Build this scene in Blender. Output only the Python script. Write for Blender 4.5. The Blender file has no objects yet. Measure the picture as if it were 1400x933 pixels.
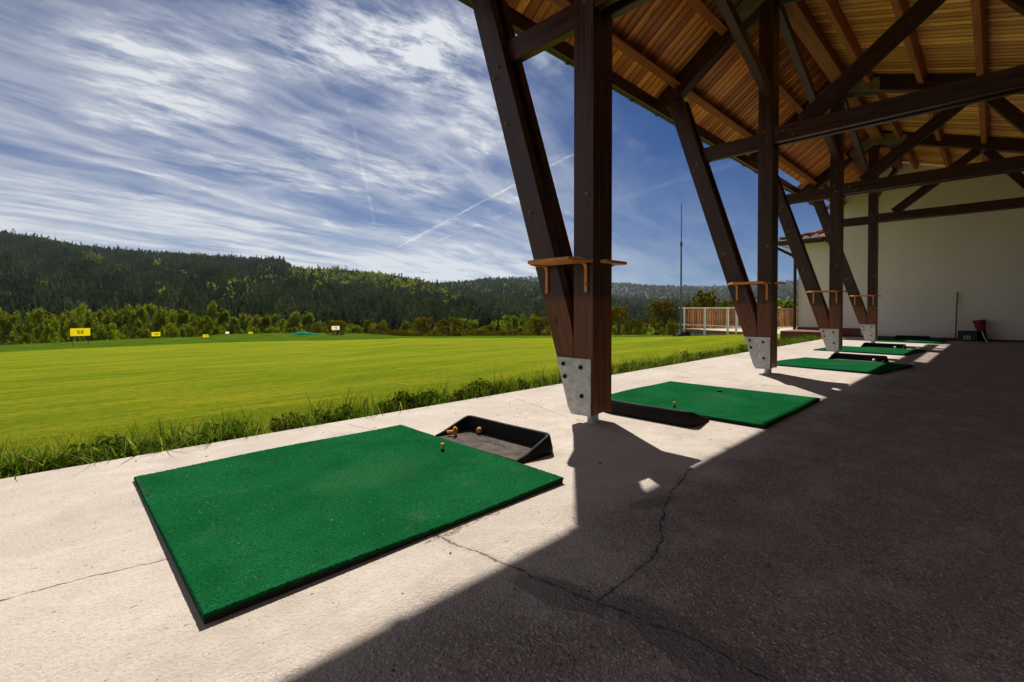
import bpy, math, random
import numpy as np
from mathutils import Vector, Matrix
R = math.radians
S = bpy.context.scene
COL = S.collection
random.seed(4)
RNG = np.random.default_rng(11)

# ------------------------------------------------------------------ camera
EYE = 0.8
YAW = R(45.455)            # view axis, from +X (along the shelter) towards +Y (the field)
F = 647.18                 # focal length in photo pixels (1400 wide)
CY = 432.62
PITCH = 0.01288
fw = Vector((math.cos(YAW)*math.cos(PITCH), math.sin(YAW)*math.cos(PITCH), -math.sin(PITCH)))
rt = Vector((math.sin(YAW), -math.cos(YAW), 0))
up = rt.cross(fw)
def make_camera():
    cam = bpy.data.cameras.new('camera')
    o = bpy.data.objects.new('camera', cam); COL.objects.link(o)
    m = Matrix((rt, up, -fw)).transposed().to_4x4(); m.translation = (0, 0, EYE)
    o.matrix_world = m
    cam.sensor_width = 36; cam.sensor_fit = 'HORIZONTAL'
    cam.lens = F/1400*36
    cam.shift_y = -(466.5-CY)/1400
    cam.clip_start = 0.05; cam.clip_end = 30000
    S.camera = o
make_camera()
def ground_dir(x):
    """horizontal bearing (unit depth) of photo column x"""
    return Vector((math.cos(YAW), math.sin(YAW), 0)) + rt*((x-700)/F)
def site(x, w):
    """plan position at column x and depth w"""
    d = ground_dir(x)*w
    return d.x, d.y
def zat(y, w):
    return EYE - w*(y-424.28)/F

# ------------------------------------------------------------------ render / world settings
S.render.engine = 'CYCLES'
S.cycles.max_bounces = 6; S.cycles.diffuse_bounces = 4; S.cycles.glossy_bounces = 2; S.cycles.transmission_bounces = 3
S.cycles.use_denoising = True
S.view_settings.view_transform = 'Standard'; S.view_settings.look = 'None'
S.view_settings.exposure = 0.75; S.view_settings.gamma = 1
S.view_settings.use_curve_mapping = False

SUN = Vector((0.452, 0.680, 1.0)).normalized()

# ------------------------------------------------------------------ node helper
class NT:
    def __init__(s, tree): s.t = tree; s.n = tree.nodes; s.l = tree.links
    def set(s, sock, v):
        if v is None: return
        if isinstance(v, bpy.types.NodeSocket): s.l.new(v, sock)
        else:
            if isinstance(v, (tuple, list)) and len(v) == 3 and sock.type == 'RGBA': v = (*v, 1)
            sock.default_value = v
    def node(s, typ, props=None, **ins):
        nd = s.n.new(typ)
        for k, v in (props or {}).items(): setattr(nd, k, v)
        for k, v in ins.items():
            key = int(k[1:]) if k[0] == 'i' and k[1:].isdigit() else k.replace('_', ' ')
            s.set(nd.inputs[key], v)
        return nd
    def math(s, op, a, b=None, c=None, clamp=False):
        nd = s.n.new('ShaderNodeMath'); nd.operation = op; nd.use_clamp = clamp
        s.set(nd.inputs[0], a); s.set(nd.inputs[1], b); s.set(nd.inputs[2], c)
        return nd.outputs[0]
    def vm(s, op, a, b=None, out=0):
        nd = s.n.new('ShaderNodeVectorMath'); nd.operation = op
        s.set(nd.inputs[0], a)
        if b is not None:
            if op == 'SCALE': s.set(nd.inputs['Scale'], b)
            else: s.set(nd.inputs[1], b)
        return nd.outputs[out]
    def mix(s, f, a, b, blend='MIX'):
        nd = s.n.new('ShaderNodeMix'); nd.data_type = 'RGBA'; nd.blend_type = blend
        s.set(nd.inputs[0], f); s.set(nd.inputs[6], a); s.set(nd.inputs[7], b)
        return nd.outputs[2]
    def ramp(s, x, lo, hi, a=0.0, b=1.0, smooth=True):
        nd = s.n.new('ShaderNodeMapRange'); nd.interpolation_type = 'SMOOTHSTEP' if smooth else 'LINEAR'
        s.set(nd.inputs[0], x); s.set(nd.inputs[1], lo); s.set(nd.inputs[2], hi); s.set(nd.inputs[3], a); s.set(nd.inputs[4], b)
        return nd.outputs[0]
    def noise(s, vec, scale, detail=4, rough=.55, dist=0., out=0):
        nd = s.n.new('ShaderNodeTexNoise')
        s.set(nd.inputs['Vector'], vec); nd.inputs['Scale'].default_value = scale
        nd.inputs['Detail'].default_value = detail; nd.inputs['Roughness'].default_value = rough
        nd.inputs['Distortion'].default_value = dist
        return nd.outputs[out]
    def mapping(s, vec, scale=(1, 1, 1), loc=(0, 0, 0), rot=(0, 0, 0)):
        nd = s.n.new('ShaderNodeMapping'); s.set(nd.inputs[0], vec)
        nd.inputs['Location'].default_value = loc; nd.inputs['Rotation'].default_value = rot; nd.inputs['Scale'].default_value = scale
        return nd.outputs[0]
    def coord(s, which='Object'): return s.n.new('ShaderNodeTexCoord').outputs[which]
    def pos(s): return s.n.new('ShaderNodeNewGeometry').outputs['Position']
    def attr(s, name, out='Fac'):
        nd = s.n.new('ShaderNodeAttribute'); nd.attribute_name = name; return nd.outputs[out]
    def xyz(s, v):
        nd = s.n.new('ShaderNodeSeparateXYZ'); s.set(nd.inputs[0], v); return nd.outputs
    def comb(s, x=0., y=0., z=0.):
        nd = s.n.new('ShaderNodeCombineXYZ'); s.set(nd.inputs[0], x); s.set(nd.inputs[1], y); s.set(nd.inputs[2], z); return nd.outputs[0]
    def bump(s, h, strength=.5, dist=.01, normal=None):
        nd = s.n.new('ShaderNodeBump'); s.set(nd.inputs['Height'], h)
        nd.inputs['Strength'].default_value = strength; nd.inputs['Distance'].default_value = dist
        if normal is not None: s.set(nd.inputs['Normal'], normal)
        return nd.outputs[0]
    def rnd(s): return s.n.new('ShaderNodeObjectInfo').outputs['Random']

def new_mat(name):
    m = bpy.data.materials.new(name); m.use_nodes = True
    nt = NT(m.node_tree); b = nt.n['Principled BSDF']
    return m, nt, b
def simple(name, col, rough=.6, metal=0., var=.12, scale=6., bump=0., bscale=60., spec=.5):
    m, nt, b = new_mat(name)
    n = nt.noise(nt.coord(), scale, 5)
    f = nt.ramp(n, .3, .7, 1-var, 1+var)
    nt.set(b.inputs['Base Color'], nt.mix(1.0, (*col, 1), nt.comb(f, f, f), 'MULTIPLY'))
    nt.set(b.inputs['Roughness'], nt.ramp(n, .3, .7, rough-.08, rough+.08))
    b.inputs['Metallic'].default_value = metal; b.inputs['Specular IOR Level'].default_value = spec
    if bump: nt.set(b.inputs['Normal'], nt.bump(nt.noise(nt.coord(), bscale, 4), bump, .004))
    return m

# ------------------------------------------------------------------ materials
def seg_dist(nt, p, a, b):
    """distance in plan from p to the segment a-b"""
    ax, ay = a; bx, by = b
    L = math.hypot(bx-ax, by-ay); ux, uy = (bx-ax)/L, (by-ay)/L
    q = nt.vm('SUBTRACT', p, (ax, ay, 0))
    t = nt.vm('DOT_PRODUCT', q, (ux, uy, 0), out=1)
    t = nt.math('MINIMUM', nt.math('MAXIMUM', t, 0.0), L)
    c = nt.vm('SCALE', (ux, uy, 0), t)
    return nt.vm('LENGTH', nt.vm('SUBTRACT', q, c), out=1)
def mat_concrete():
    m, nt, b = new_mat('weathered_concrete')
    P = nt.mapping(nt.pos(), scale=(1, 1, 0))
    big = nt.noise(P, .9, 5, .6)
    mid = nt.noise(P, 7., 6, .65)
    fine = nt.noise(P, 90., 5, .7)
    grit = nt.noise(P, 320., 3, .6)
    streak = nt.noise(nt.mapping(P, scale=(.7, 5, 1)), 1.6, 5, .6)
    col = nt.mix(nt.ramp(big, .3, .7), (.425, .370, .315), (.525, .468, .408))
    col = nt.mix(nt.ramp(mid, .35, .72, 0, .55), col, (.40, .335, .28))
    col = nt.mix(nt.ramp(streak, .55, .75, 0, .5), col, (.62, .56, .50))
    col = nt.mix(nt.ramp(fine, .28, .5, .55, 0), col, (.19, .155, .13))
    col = nt.mix(nt.ramp(fine, .6, .75, 0, .4), col, (.68, .63, .57))
    spots = nt.noise(P, 26., 2, .5)
    col = nt.mix(nt.ramp(spots, .73, .78, 0, .8), col, (.09, .07, .06))
    # warm, lifted tone of the shade under the roof, painted into the slab
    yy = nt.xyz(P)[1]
    tone_shift = nt.ramp(nt.math('ADD', yy, nt.math('MULTIPLY', nt.math('SUBTRACT', big, .5), .9)), .45, 1.15, 1, 0)
    col = nt.mix(nt.math('MULTIPLY', tone_shift, .35), col, (.50, .38, .34))
    # smooth repair patches along the crack
    def patch(cx, cy, rx, ry, rz):
        q = nt.mapping(nt.vm('SUBTRACT', P, (cx, cy, 0)), rot=(0, 0, rz))
        q = nt.vm('MULTIPLY', q, (1/rx, 1/ry, 0))
        d = nt.math('ADD', nt.vm('LENGTH', q, out=1), nt.math('MULTIPLY', nt.math('SUBTRACT', mid, .5), 1.1))
        return nt.ramp(d, .8, 1.0, 1, 0)
    pt = nt.math('MAXIMUM', patch(1.10, .50, .09, .26, 0.1), patch(1.03, .86, .07, .16, -.2))
    pt = nt.math('MAXIMUM', pt, patch(1.80, .98, .14, .05, .3))
    col = nt.mix(nt.math('MULTIPLY', pt, .35), col, (.20, .165, .15))
    # cracks
    wv = nt.noise(P, 9., 5, .65, out=1)
    W = nt.vm('ADD', P, nt.vm('MULTIPLY', nt.vm('SUBTRACT', wv, (.5, .5, .5)), (.055, .055, 0)))
    def poly(pts):
        d = None
        for a, c in zip(pts, pts[1:]):
            k = seg_dist(nt, W, a, c)
            d = k if d is None else nt.math('MINIMUM', d, k)
        return d
    big_cr = [poly([(.98, 1.36), (1.03, 1.04), (1.07, .75), (1.115, .52), (1.11, .30), (1.09, -.1)]),
              poly([(1.07, .75), (1.30, .76), (1.52, .79), (1.60, .85), (1.74, .91), (1.90, .97), (2.33, 1.06)])]
    small_cr = [poly([(2.45, 1.06), (2.9, .70), (3.5, -.10), (4.2, -1.2)]), poly([(-.4, 1.95), (.1, 1.89), (.27, 1.86)]),
                poly([(1.55, 2.9), (1.47, 3.3)]), poly([(3.1, 3.3), (2.8, 2.3), (2.75, 2.05)]), poly([(6.2, 3.3), (5.6, 2.4), (5.4, 1.2)]),
                poly([(9.9, 3.3), (9.6, 1.0), (9.3, -1.5)]), poly([(.98, 1.36), (.9, 1.6), (.86, 2.0)]), poly([(5.0, .9), (6.2, .3), (7.5, .1)])]
    dbig = nt.math('MINIMUM', *big_cr)
    cr = nt.math('MULTIPLY', nt.ramp(nt.math('SUBTRACT', dbig, nt.ramp(nt.noise(P, 30., 3, .6), .35, .7, -.0015, .0045)), .0008, .0036, 1, 0), nt.ramp(nt.noise(P, 14., 3, .6), .3, .55, .35, .9))
    dsm = small_cr[0]
    for k in small_cr[1:]: dsm = nt.math('MINIMUM', dsm, k)
    cr2 = nt.math('MULTIPLY', nt.ramp(dsm, .001, .0045, 1, 0), nt.ramp(mid, .35, .6))
    cr = nt.math('MAXIMUM', cr, nt.math('MULTIPLY', cr2, .75))
    halo = nt.math('MULTIPLY', nt.ramp(dbig, .003, .035, .35, 0), nt.ramp(mid, .35, .6))
    col = nt.mix(halo, col, (.15, .12, .105))
    # coarse open worn grain, its relief shade and roof-shade tone painted into the colour
    Pj = nt.vm('ADD', P, nt.vm('MULTIPLY', nt.vm('SUBTRACT', nt.noise(P, 60., 3, .6, out=1), (.5, .5, .5)), (.012, .012, 0)))
    vo = nt.n.new('ShaderNodeTexVoronoi'); nt.set(vo.inputs['Vector'], Pj); vo.inputs['Scale'].default_value = 95.
    vo2 = nt.n.new('ShaderNodeTexVoronoi'); nt.set(vo2.inputs['Vector'], Pj); vo2.inputs['Scale'].default_value = 230.
    peb = nt.ramp(vo.outputs['Distance'], .15, .62, 1, 0); peb2 = nt.ramp(vo2.outputs['Distance'], .15, .62, 1, 0)
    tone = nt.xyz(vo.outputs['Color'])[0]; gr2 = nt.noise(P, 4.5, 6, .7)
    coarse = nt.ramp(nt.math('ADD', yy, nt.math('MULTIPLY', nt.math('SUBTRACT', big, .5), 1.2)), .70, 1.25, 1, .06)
    worn_shade = nt.math('MULTIPLY', coarse, nt.ramp(gr2, .30, .56, .35, 1))
    col = nt.mix(nt.math('MULTIPLY', nt.ramp(tone, .30, .0, 0, .8), worn_shade), col, (.22, .16, .142))
    col = nt.mix(nt.math('MULTIPLY', nt.math('MULTIPLY', nt.ramp(tone, .55, 1., 0, .9), peb), worn_shade), col, (.74, .60, .54))
    col = nt.mix(nt.math('MULTIPLY', nt.math('SUBTRACT', 1., peb), nt.math('MULTIPLY', worn_shade, .62)), col, (.20, .148, .132))
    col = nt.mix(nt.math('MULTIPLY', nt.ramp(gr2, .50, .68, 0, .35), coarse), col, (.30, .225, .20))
    gr = nt.math('ADD', peb, nt.math('MULTIPLY', peb2, .5))
    col = nt.mix(nt.math('MULTIPLY', pt, .5), col, (.19, .142, .13))
    pits = nt.noise(P, 75., 2, .5)
    col = nt.mix(nt.ramp(pits, .69, .73, 0, .8), col, (.10, .08, .07))
    stain = nt.noise(nt.mapping(P, loc=(5, 2, 0)), 1.7, 6, .65)
    col = nt.mix(nt.ramp(stain, .53, .68, 0, .5), col, (.30, .245, .20))
    col = nt.mix(nt.math('MULTIPLY', cr, .9), col, (.060, .047, .042))
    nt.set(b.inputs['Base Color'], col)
    b.inputs['Roughness'].default_value = .9
    b.inputs['Specular IOR Level'].default_value = .25
    h = nt.math('ADD', nt.math('MULTIPLY', fine, .6), nt.math('MULTIPLY', grit, .25))
    h = nt.math('ADD', h, nt.math('MULTIPLY', mid, 1.1))
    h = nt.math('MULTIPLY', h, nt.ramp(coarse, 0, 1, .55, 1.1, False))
    h = nt.math('ADD', h, nt.math('MULTIPLY', nt.noise(P, 38., 4, .7), nt.ramp(yy, 1.2, .5, .3, 1.3)))
    h = nt.math('ADD', h, nt.math('MULTIPLY', nt.math('MULTIPLY', gr, worn_shade), 1.3))
    h = nt.math('SUBTRACT', h, nt.math('MULTIPLY', cr, 2.2))
    h = nt.math('SUBTRACT', h, nt.math('MULTIPLY', pt, .35))
    # the slab on one side of the crack stands a little higher
    nt.set(b.inputs['Normal'], nt.bump(h, .75, .011))
    return m
def mat_ground():
    m, nt, b = new_mat('mown_lawn')
    P = nt.pos(); P2 = nt.mapping(P, scale=(1, 1, 0))
    s1 = nt.noise(nt.mapping(P2, scale=(.16, .45, 1)), 1.0, 6, .7)
    s2 = nt.noise(nt.mapping(P2, scale=(.45, 2.2, 1)), 1.0, 7, .75, .4)
    s3 = nt.noise(P2, 9., 5, .7)
    s4 = nt.noise(P2, 70., 4, .7)
    col = nt.mix(nt.ramp(s1, .35, .65), (.104, .162, .008), (.198, .220, .014))
    col = nt.mix(nt.ramp(s2, .42, .7, 0, .75), col, (.270, .255, .013))
    col = nt.mix(nt.ramp(s2, .45, .25, 0, .6), col, (.075, .135, .006))
    col = nt.mix(nt.ramp(s3, .46, .72, 0, .75), col, (.062, .098, .008))
    s5 = nt.noise(P2, 2.2, 6, .75)
    col = nt.mix(nt.ramp(s5, .55, .78, 0, .6), col, (.235, .225, .030))
    col = nt.mix(nt.ramp(s5, .42, .25, 0, .5), col, (.060, .115, .008))
    col = nt.mix(nt.ramp(s4, .55, .8, 0, .35), col, (.29, .28, .04))
    rough = nt.math('ADD', nt.attr('rough'), nt.math('MULTIPLY', nt.math('SUBTRACT', s3, .5), .12))
    rc = nt.mix(nt.ramp(nt.noise(P2, .45, 5, .6), .3, .7), (.030, .066, .005), (.075, .118, .008))
    rc = nt.mix(nt.ramp(s3, .5, .75, 0, .5), rc, (.10, .12, .02))
    col = nt.mix(nt.ramp(rough, .4, .6), col, rc)
    nt.set(b.inputs['Base Color'], col)
    b.inputs['Roughness'].default_value = .95; b.inputs['Specular IOR Level'].default_value = .0
    h = nt.math('ADD', s4, nt.math('MULTIPLY', s3, .8))
    nt.set(b.inputs['Normal'], nt.bump(h, .9, .03))
    return m
def mat_soil():
    return simple('bare_soil', (.13, .085, .055), .95, var=.5, scale=30, bump=.9, bscale=60)
def mat_timber(name, dark=(.024, .0072, .0052), light=(.086, .0235, .0135), rough=.34, tone_shift=False, low=(.17, .046, .016)):
    m, nt, b = new_mat(name)
    C = nt.coord(); off = nt.rnd()
    C = nt.vm('ADD', C, nt.vm('SCALE', (7.3, 3.1, 5.7), off))
    g = nt.noise(nt.mapping(C, scale=(.6, 9, 9)), 3., 6, .65, .6)
    g2 = nt.noise(nt.mapping(C, scale=(1.2, 60, 60)), 2.4, 3, .6)
    kn = nt.n.new('ShaderNodeTexVoronoi'); nt.set(kn.inputs['Vector'], nt.mapping(C, scale=(2.0, 6, 6))); kn.inputs['Scale'].default_value = 1.
    k = nt.ramp(kn.outputs['Distance'], .04, .13, 1, 0)
    col = nt.mix(nt.ramp(g, .35, .7), dark, light)
    if tone_shift:  # redder, lighter tone below shelf height
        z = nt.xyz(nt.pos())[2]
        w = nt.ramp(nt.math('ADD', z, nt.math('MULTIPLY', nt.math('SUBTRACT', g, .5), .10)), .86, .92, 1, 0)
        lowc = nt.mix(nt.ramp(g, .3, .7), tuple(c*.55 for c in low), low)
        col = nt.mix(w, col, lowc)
    col = nt.mix(nt.math('MULTIPLY', nt.ramp(g2, .5, .75), .5), col, tuple(c*.45 for c in dark))
    col = nt.mix(nt.math('MULTIPLY', k, .85), col, (.010, .005, .004))
    nt.set(b.inputs['Base Color'], col)
    nt.set(b.inputs['Roughness'], nt.ramp(g, .3, .7, rough-.04, rough+.16)); b.inputs['Specular IOR Level'].default_value = .38
    nt.set(b.inputs['Normal'], nt.bump(nt.math('ADD', nt.math('MULTIPLY', g2, .5), nt.math('ADD', g, nt.math('MULTIPLY', k, -.6))), .35, .006))
    return m
def mat_boards(name, a, c, rough=.5, edges=False):
    """planking: grain along the UV x axis, one random tone per board"""
    m, nt, b = new_mat(name)
    uv = nt.coord('UV'); t = nt.attr('board')
    U = nt.vm('ADD', uv, nt.vm('SCALE', (11., 4., 0), t))
    g = nt.noise(nt.mapping(U, scale=(.55, 12, 1)), 2.6, 6, .65, .7)
    g2 = nt.noise(nt.mapping(U, scale=(1., 70, 1)), 2.2, 3, .6)
    kn = nt.n.new('ShaderNodeTexVoronoi'); nt.set(kn.inputs['Vector'], nt.mapping(U, scale=(2.2, 9, 1))); kn.inputs['Scale'].default_value = 1.
    k = nt.ramp(kn.outputs['Distance'], .05, .17, 1, 0)
    col = nt.mix(nt.ramp(g, .32, .68), a, c)
    tone = nt.ramp(t, 0, 1, .55, 1.35, False)
    col = nt.mix(1., col, nt.comb(tone, nt.math('MULTIPLY', tone, nt.ramp(t, .2, .8, .9, 1.06)), tone), 'MULTIPLY')
    st = nt.noise(nt.mapping(U, scale=(.8, 3, 1)), 1.5, 4, .6)
    col = nt.mix(nt.ramp(st, .58, .75, 0, .6), col, tuple(v*.28 for v in a))
    col = nt.mix(nt.math('MULTIPLY', nt.ramp(g2, .5, .8), .35), col, tuple(v*.35 for v in a))
    col = nt.mix(nt.math('MULTIPLY', k, .8), col, tuple(v*.15 for v in a))
    if edges:  # gap shadow and joint dirt painted dark on the board edges
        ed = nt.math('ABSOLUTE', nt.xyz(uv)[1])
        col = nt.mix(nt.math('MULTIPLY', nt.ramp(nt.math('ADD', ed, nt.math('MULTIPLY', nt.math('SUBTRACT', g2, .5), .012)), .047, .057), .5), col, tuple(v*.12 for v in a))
    nt.set(b.inputs['Base Color'], col); b.inputs['Roughness'].default_value = rough
    nt.set(b.inputs['Normal'], nt.bump(nt.math('ADD', g, g2), .25, .004))
    return m
def mat_steel():
    m, nt, b = new_mat('galvanised_steel')
    C = nt.pos()
    n = nt.noise(C, 14., 5, .6); n2 = nt.noise(C, 90., 4, .7)
    v = nt.n.new('ShaderNodeTexVoronoi'); nt.set(v.inputs['Vector'], C); v.inputs['Scale'].default_value = 55.
    sp = nt.ramp(v.outputs['Color'], 0, 1, .8, 1.15, False)
    col = nt.mix(nt.ramp(n, .35, .68), (.40, .395, .385), (.58, .57, .55))
    col = nt.mix(1., col, nt.comb(sp, sp, sp), 'MULTIPLY')
    col = nt.mix(nt.ramp(n2, .62, .75, 0, .4), col, (.2, .17, .15))
    nt.set(b.inputs['Base Color'], col); b.inputs['Metallic'].default_value = .35
    nt.set(b.inputs['Roughness'], nt.ramp(n, .3, .7, .45, .7))
    nt.set(b.inputs['Normal'], nt.bump(n2, .15, .003))
    return m
def mat_turf():
    m, nt, b = new_mat('nylon_turf')
    C = nt.coord(); C = nt.vm('ADD', C, nt.vm('SCALE', (13., 7., 0.), nt.rnd()))
    n = nt.noise(C, 2.6, 5, .6); f = nt.noise(C, 120., 4, .7); w = nt.noise(nt.mapping(C, scale=(1, 1, 0)), 5., 5, .7)
    col = nt.mix(nt.ramp(n, .32, .68), (.006, .085, .026), (.012, .120, .040))
    col = nt.mix(nt.ramp(f, .35, .7), nt.mix(.65, col, (.003, .04, .013)), col)
    col = nt.mix(nt.ramp(w, .56, .8, 0, .30), col, (.085, .135, .055))
    X_ = nt.mapping(nt.coord(), scale=(1, 1, 0))
    wear = nt.math('ADD', nt.vm('LENGTH', nt.vm('MULTIPLY', nt.vm('SUBTRACT', X_, (.10, -.05, 0)), (2.2, 3.6, 0)), out=1), nt.math('MULTIPLY', nt.math('SUBTRACT', w, .5), 1.3))
    col = nt.mix(nt.ramp(wear, .9, .25, 0, .14), col, (.055, .115, .045))
    sc = nt.noise(nt.mapping(C, scale=(9, 1.6, 0), rot=(0, 0, .5)), 3., 4, .7)
    col = nt.mix(nt.ramp(sc, .62, .78, 0, .4), col, (.003, .045, .014))
    tint = nt.attr('tint')
    col = nt.mix(nt.ramp(tint, .9, 1., 0, .5), col, (.05, .19, .08))
    nt.set(b.inputs['Base Color'], col); b.inputs['Roughness'].default_value = .75
    b.inputs['Specular IOR Level'].default_value = .0
    nt.set(b.inputs['Normal'], nt.bump(f, .9, .004))
    return m
def mat_leaf(name, a, c, trans=.45, alt=None):
    """foliage: colour varies with the 'tint' stored on each leaf, thin enough to let light through"""
    m, nt, b = new_mat(name)
    t = nt.attr('tint')
    col = nt.mix(nt.ramp(t, 0, 1, 0, 1, False), a, c)
    if alt: col = nt.mix(nt.ramp(nt.math('ADD', t, nt.math('MULTIPLY', nt.rnd(), .0)), .80, .84, 0, .9), col, alt)
    o = nt.ramp(nt.rnd(), 0, 1, .8, 1.2, False)
    col = nt.mix(1., col, nt.comb(o, o, nt.math('MULTIPLY', o, .9)), 'MULTIPLY')
    d = nt.node('ShaderNodeBsdfDiffuse', Color=col)
    tr = nt.node('ShaderNodeBsdfTranslucent', Color=nt.mix(1., col, (1.25, 1.2, .5, 1), 'MULTIPLY'))
    mx = nt.node('ShaderNodeMixShader', i0=trans, i1=d.outputs[0], i2=tr.outputs[0])
    out = nt.n['Material Output']; nt.l.new(mx.outputs[0], out.inputs[0]); nt.n.remove(b)
    return m
def mat_brick():
    m, nt, b = new_mat('red_clinker_brick')
    C = nt.coord()
    x, y, z = nt.xyz(C)[:3]
    br = nt.node('ShaderNodeTexBrick', Vector=nt.comb(nt.math('ADD', x, y), z, 0.), Color1=(.20, .048, .026), Color2=(.14, .036, .022), Mortar=(.12, .075, .055), Scale=1.)
    br.inputs['Brick Width'].default_value = .24; br.inputs['Row Height'].default_value = .071; br.inputs['Mortar Size'].default_value = .006
    nt.set(b.inputs['Base Color'], nt.mix(nt.ramp(nt.noise(C, 40., 4), .4, .7, 0, .4), br.outputs[0], (.09, .025, .018)))
    b.inputs['Roughness'].default_value = .7
    nt.set(b.inputs['Normal'], nt.bump(nt.math('SUBTRACT', nt.math('MULTIPLY', nt.noise(C, 60.), .3), br.outputs[1]), .6, .006))
    return m
def mat_stucco():
    m, nt, b = new_mat('cream_render')
    C = nt.pos()
    n = nt.noise(C, .6, 5, .6); s = nt.noise(nt.mapping(C, scale=(1, 2.2, .35)), 1.3, 5, .65)
    col = nt.mix(nt.ramp(n, .3, .7), (.73, .685, .63), (.79, .75, .70))
    col = nt.mix(nt.ramp(s, .58, .8, 0, .3), col, (.60, .54, .46))
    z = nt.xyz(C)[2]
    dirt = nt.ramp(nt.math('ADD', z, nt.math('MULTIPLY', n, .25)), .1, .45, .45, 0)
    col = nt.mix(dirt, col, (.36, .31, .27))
    nt.set(b.inputs['Base Color'], col); b.inputs['Roughness'].default_value = .9
    nt.set(b.inputs['Normal'], nt.bump(nt.noise(C, 130., 4, .7), .35, .004))
    return m
def mat_sheet(name, col):
    """thin plastic sheet: lit from behind it lets the sun through"""
    m, nt, b = new_mat(name)
    d = nt.node('ShaderNodeBsdfDiffuse', Color=(*col, 1)); t = nt.node('ShaderNodeBsdfTranslucent', Color=(*col, 1))
    mx = nt.node('ShaderNodeMixShader', i0=.6, i1=d.outputs[0], i2=t.outputs[0])
    nt.l.new(mx.outputs[0], nt.n['Material Output'].inputs[0]); nt.n.remove(b); return m
MAT = {}
MAT['concrete'] = mat_concrete(); MAT['ground'] = mat_ground(); MAT['soil'] = mat_soil()
MAT['timber'] = mat_timber('dark_stained_timber')
MAT['post'] = mat_timber('dark_stained_post_timber', tone_shift=True)
MAT['purlin'] = mat_timber('brown_stained_purlin_timber', (.27, .080, .020), (.46, .155, .040), .5)
MAT['shelf'] = mat_timber('orange_varnished_wood', (.50, .19, .040), (.68, .30, .070), .45)
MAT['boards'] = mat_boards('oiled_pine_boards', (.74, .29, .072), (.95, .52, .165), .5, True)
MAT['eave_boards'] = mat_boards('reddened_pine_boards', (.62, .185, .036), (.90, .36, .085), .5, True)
MAT['fence'] = mat_boards('fence_pickets', (.36, .15, .05), (.52, .25, .09))
MAT['steel'] = mat_steel()
MAT['bolt'] = simple('dull_zinc_bolt', (.22, .17, .12), .5, .6)
MAT['darkbolt'] = simple('blackened_bolt', (.03, .027, .025), .5, .6)
MAT['gusset'] = simple('olive_primed_steel_plate', (.21, .18, .125), .6, .2, .25, 9)
MAT['turf'] = mat_turf()
MAT['rubber'] = simple('black_rubber', (.012, .0105, .0095), .75, 0, .3, 20, .4, 90, .15)
MAT['rubber_floor'] = simple('dusty_black_rubber', (.075, .062, .052), .9, 0, .45, 14, .5, 140, .1)
MAT['gutter'] = simple('dark_brown_gutter_sheet', (.030, .021, .016), .45, .2)
MAT['brick'] = mat_brick(); MAT['stucco'] = mat_stucco()
MAT['tile'] = simple('clay_roof_tile', (.13, .046, .028), .75, 0, .45, 5, .4, 40)
MAT['soffit'] = simple('pale_soffit_board', (.55, .46, .36), .7)
MAT['white_metal'] = simple('white_painted_steel', (.70, .70, .66), .45, 0, .08)
MAT['deck'] = simple('sun_bleached_deck', (.46, .36, .27), .8, 0, .25, 12)
MAT['grey_concrete'] = simple('grey_plinth_concrete', (.36, .37, .36), .9, 0, .2, 6, .4, 50)
MAT['yellow'] = mat_sheet('yellow_sign_sheet', (.86, .66, .010))
MAT['cream'] = mat_sheet('cream_sign_sheet', (.84, .80, .56))
MAT['white'] = mat_sheet('white_sign_sheet', (.84, .84, .82))
MAT['black_paint'] = simple('black_sign_paint', (.015, .014, .013), .5)
MAT['red_paint'] = simple('dark_red_sign_paint', (.30, .05, .02), .5)
MAT['teal'] = simple('teal_tarpaulin', (.008, .16, .10), .9, 0, .25, 3, .3, 6, .0)
MAT['mast'] = simple('grey_mast_tube', (.10, .11, .12), .4, .5)
MAT['orange'] = simple('orange_rubber_tee', (.78, .30, .015), .5, 0, .2, 80)
MAT['oldball'] = simple('weathered_golf_ball', (.42, .20, .045), .6, 0, .35, 60, .5, 300)
MAT['ball'] = simple('white_golf_ball', (.75, .74, .70), .35, 0, .05, 60, .5, 300)
MAT['broom'] = simple('brown_broom_handle', (.10, .042, .026), .5, 0, .2, 30)
MAT['bristle'] = simple('black_bristles', (.02, .018, .016), .9, 0, .3, 60, .8, 200)
MAT['crate'] = simple('black_plastic_crate', (.012, .022, .022), .5)
MAT['label'] = simple('grey_white_label', (.50, .50, .48), .6, 0, .2, 40)
MAT['redbag'] = simple('dark_red_fabric', (.16, .018, .016), .7, 0, .3, 20, .4, 100)
MAT['chrome'] = simple('bright_metal_tube', (.62, .60, .58), .3, .7)
MAT['bark'] = simple('rough_bark', (.075, .055, .04), .9, 0, .4, 20, .6, 30)
MAT['birchbark'] = simple('pale_birch_bark', (.24, .22, .19), .9, 0, .5, 6, .5, 20)
MAT['birch'] = mat_leaf('spring_birch_leaves', (.045, .075, .008), (.26, .29, .022), .5)
MAT['haw'] = mat_leaf('hawthorn_leaves', (.060, .064, .008), (.19, .155, .014), .45, alt=(.22, .10, .018))
MAT['spruce'] = mat_leaf('spruce_needles', (.010, .022, .010), (.024, .038, .014), .1)
MAT['forest'] = mat_leaf('forest_foliage', (.005, .011, .008), (.048, .068, .018), .18)  # dark and light ends paint in the trees' shadow and highlight
MAT['broadleaf'] = mat_leaf('forest_broadleaf_foliage', (.085, .125, .014), (.225, .265, .030), .5)
MAT['blade'] = mat_leaf('grass_blades', (.030, .080, .008), (.120, .185, .016), .45, alt=(.28, .26, .10))
MAT['lawnblade'] = mat_leaf('lawn_blades', (.10, .16, .006), (.23, .245, .012), .45)
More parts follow.
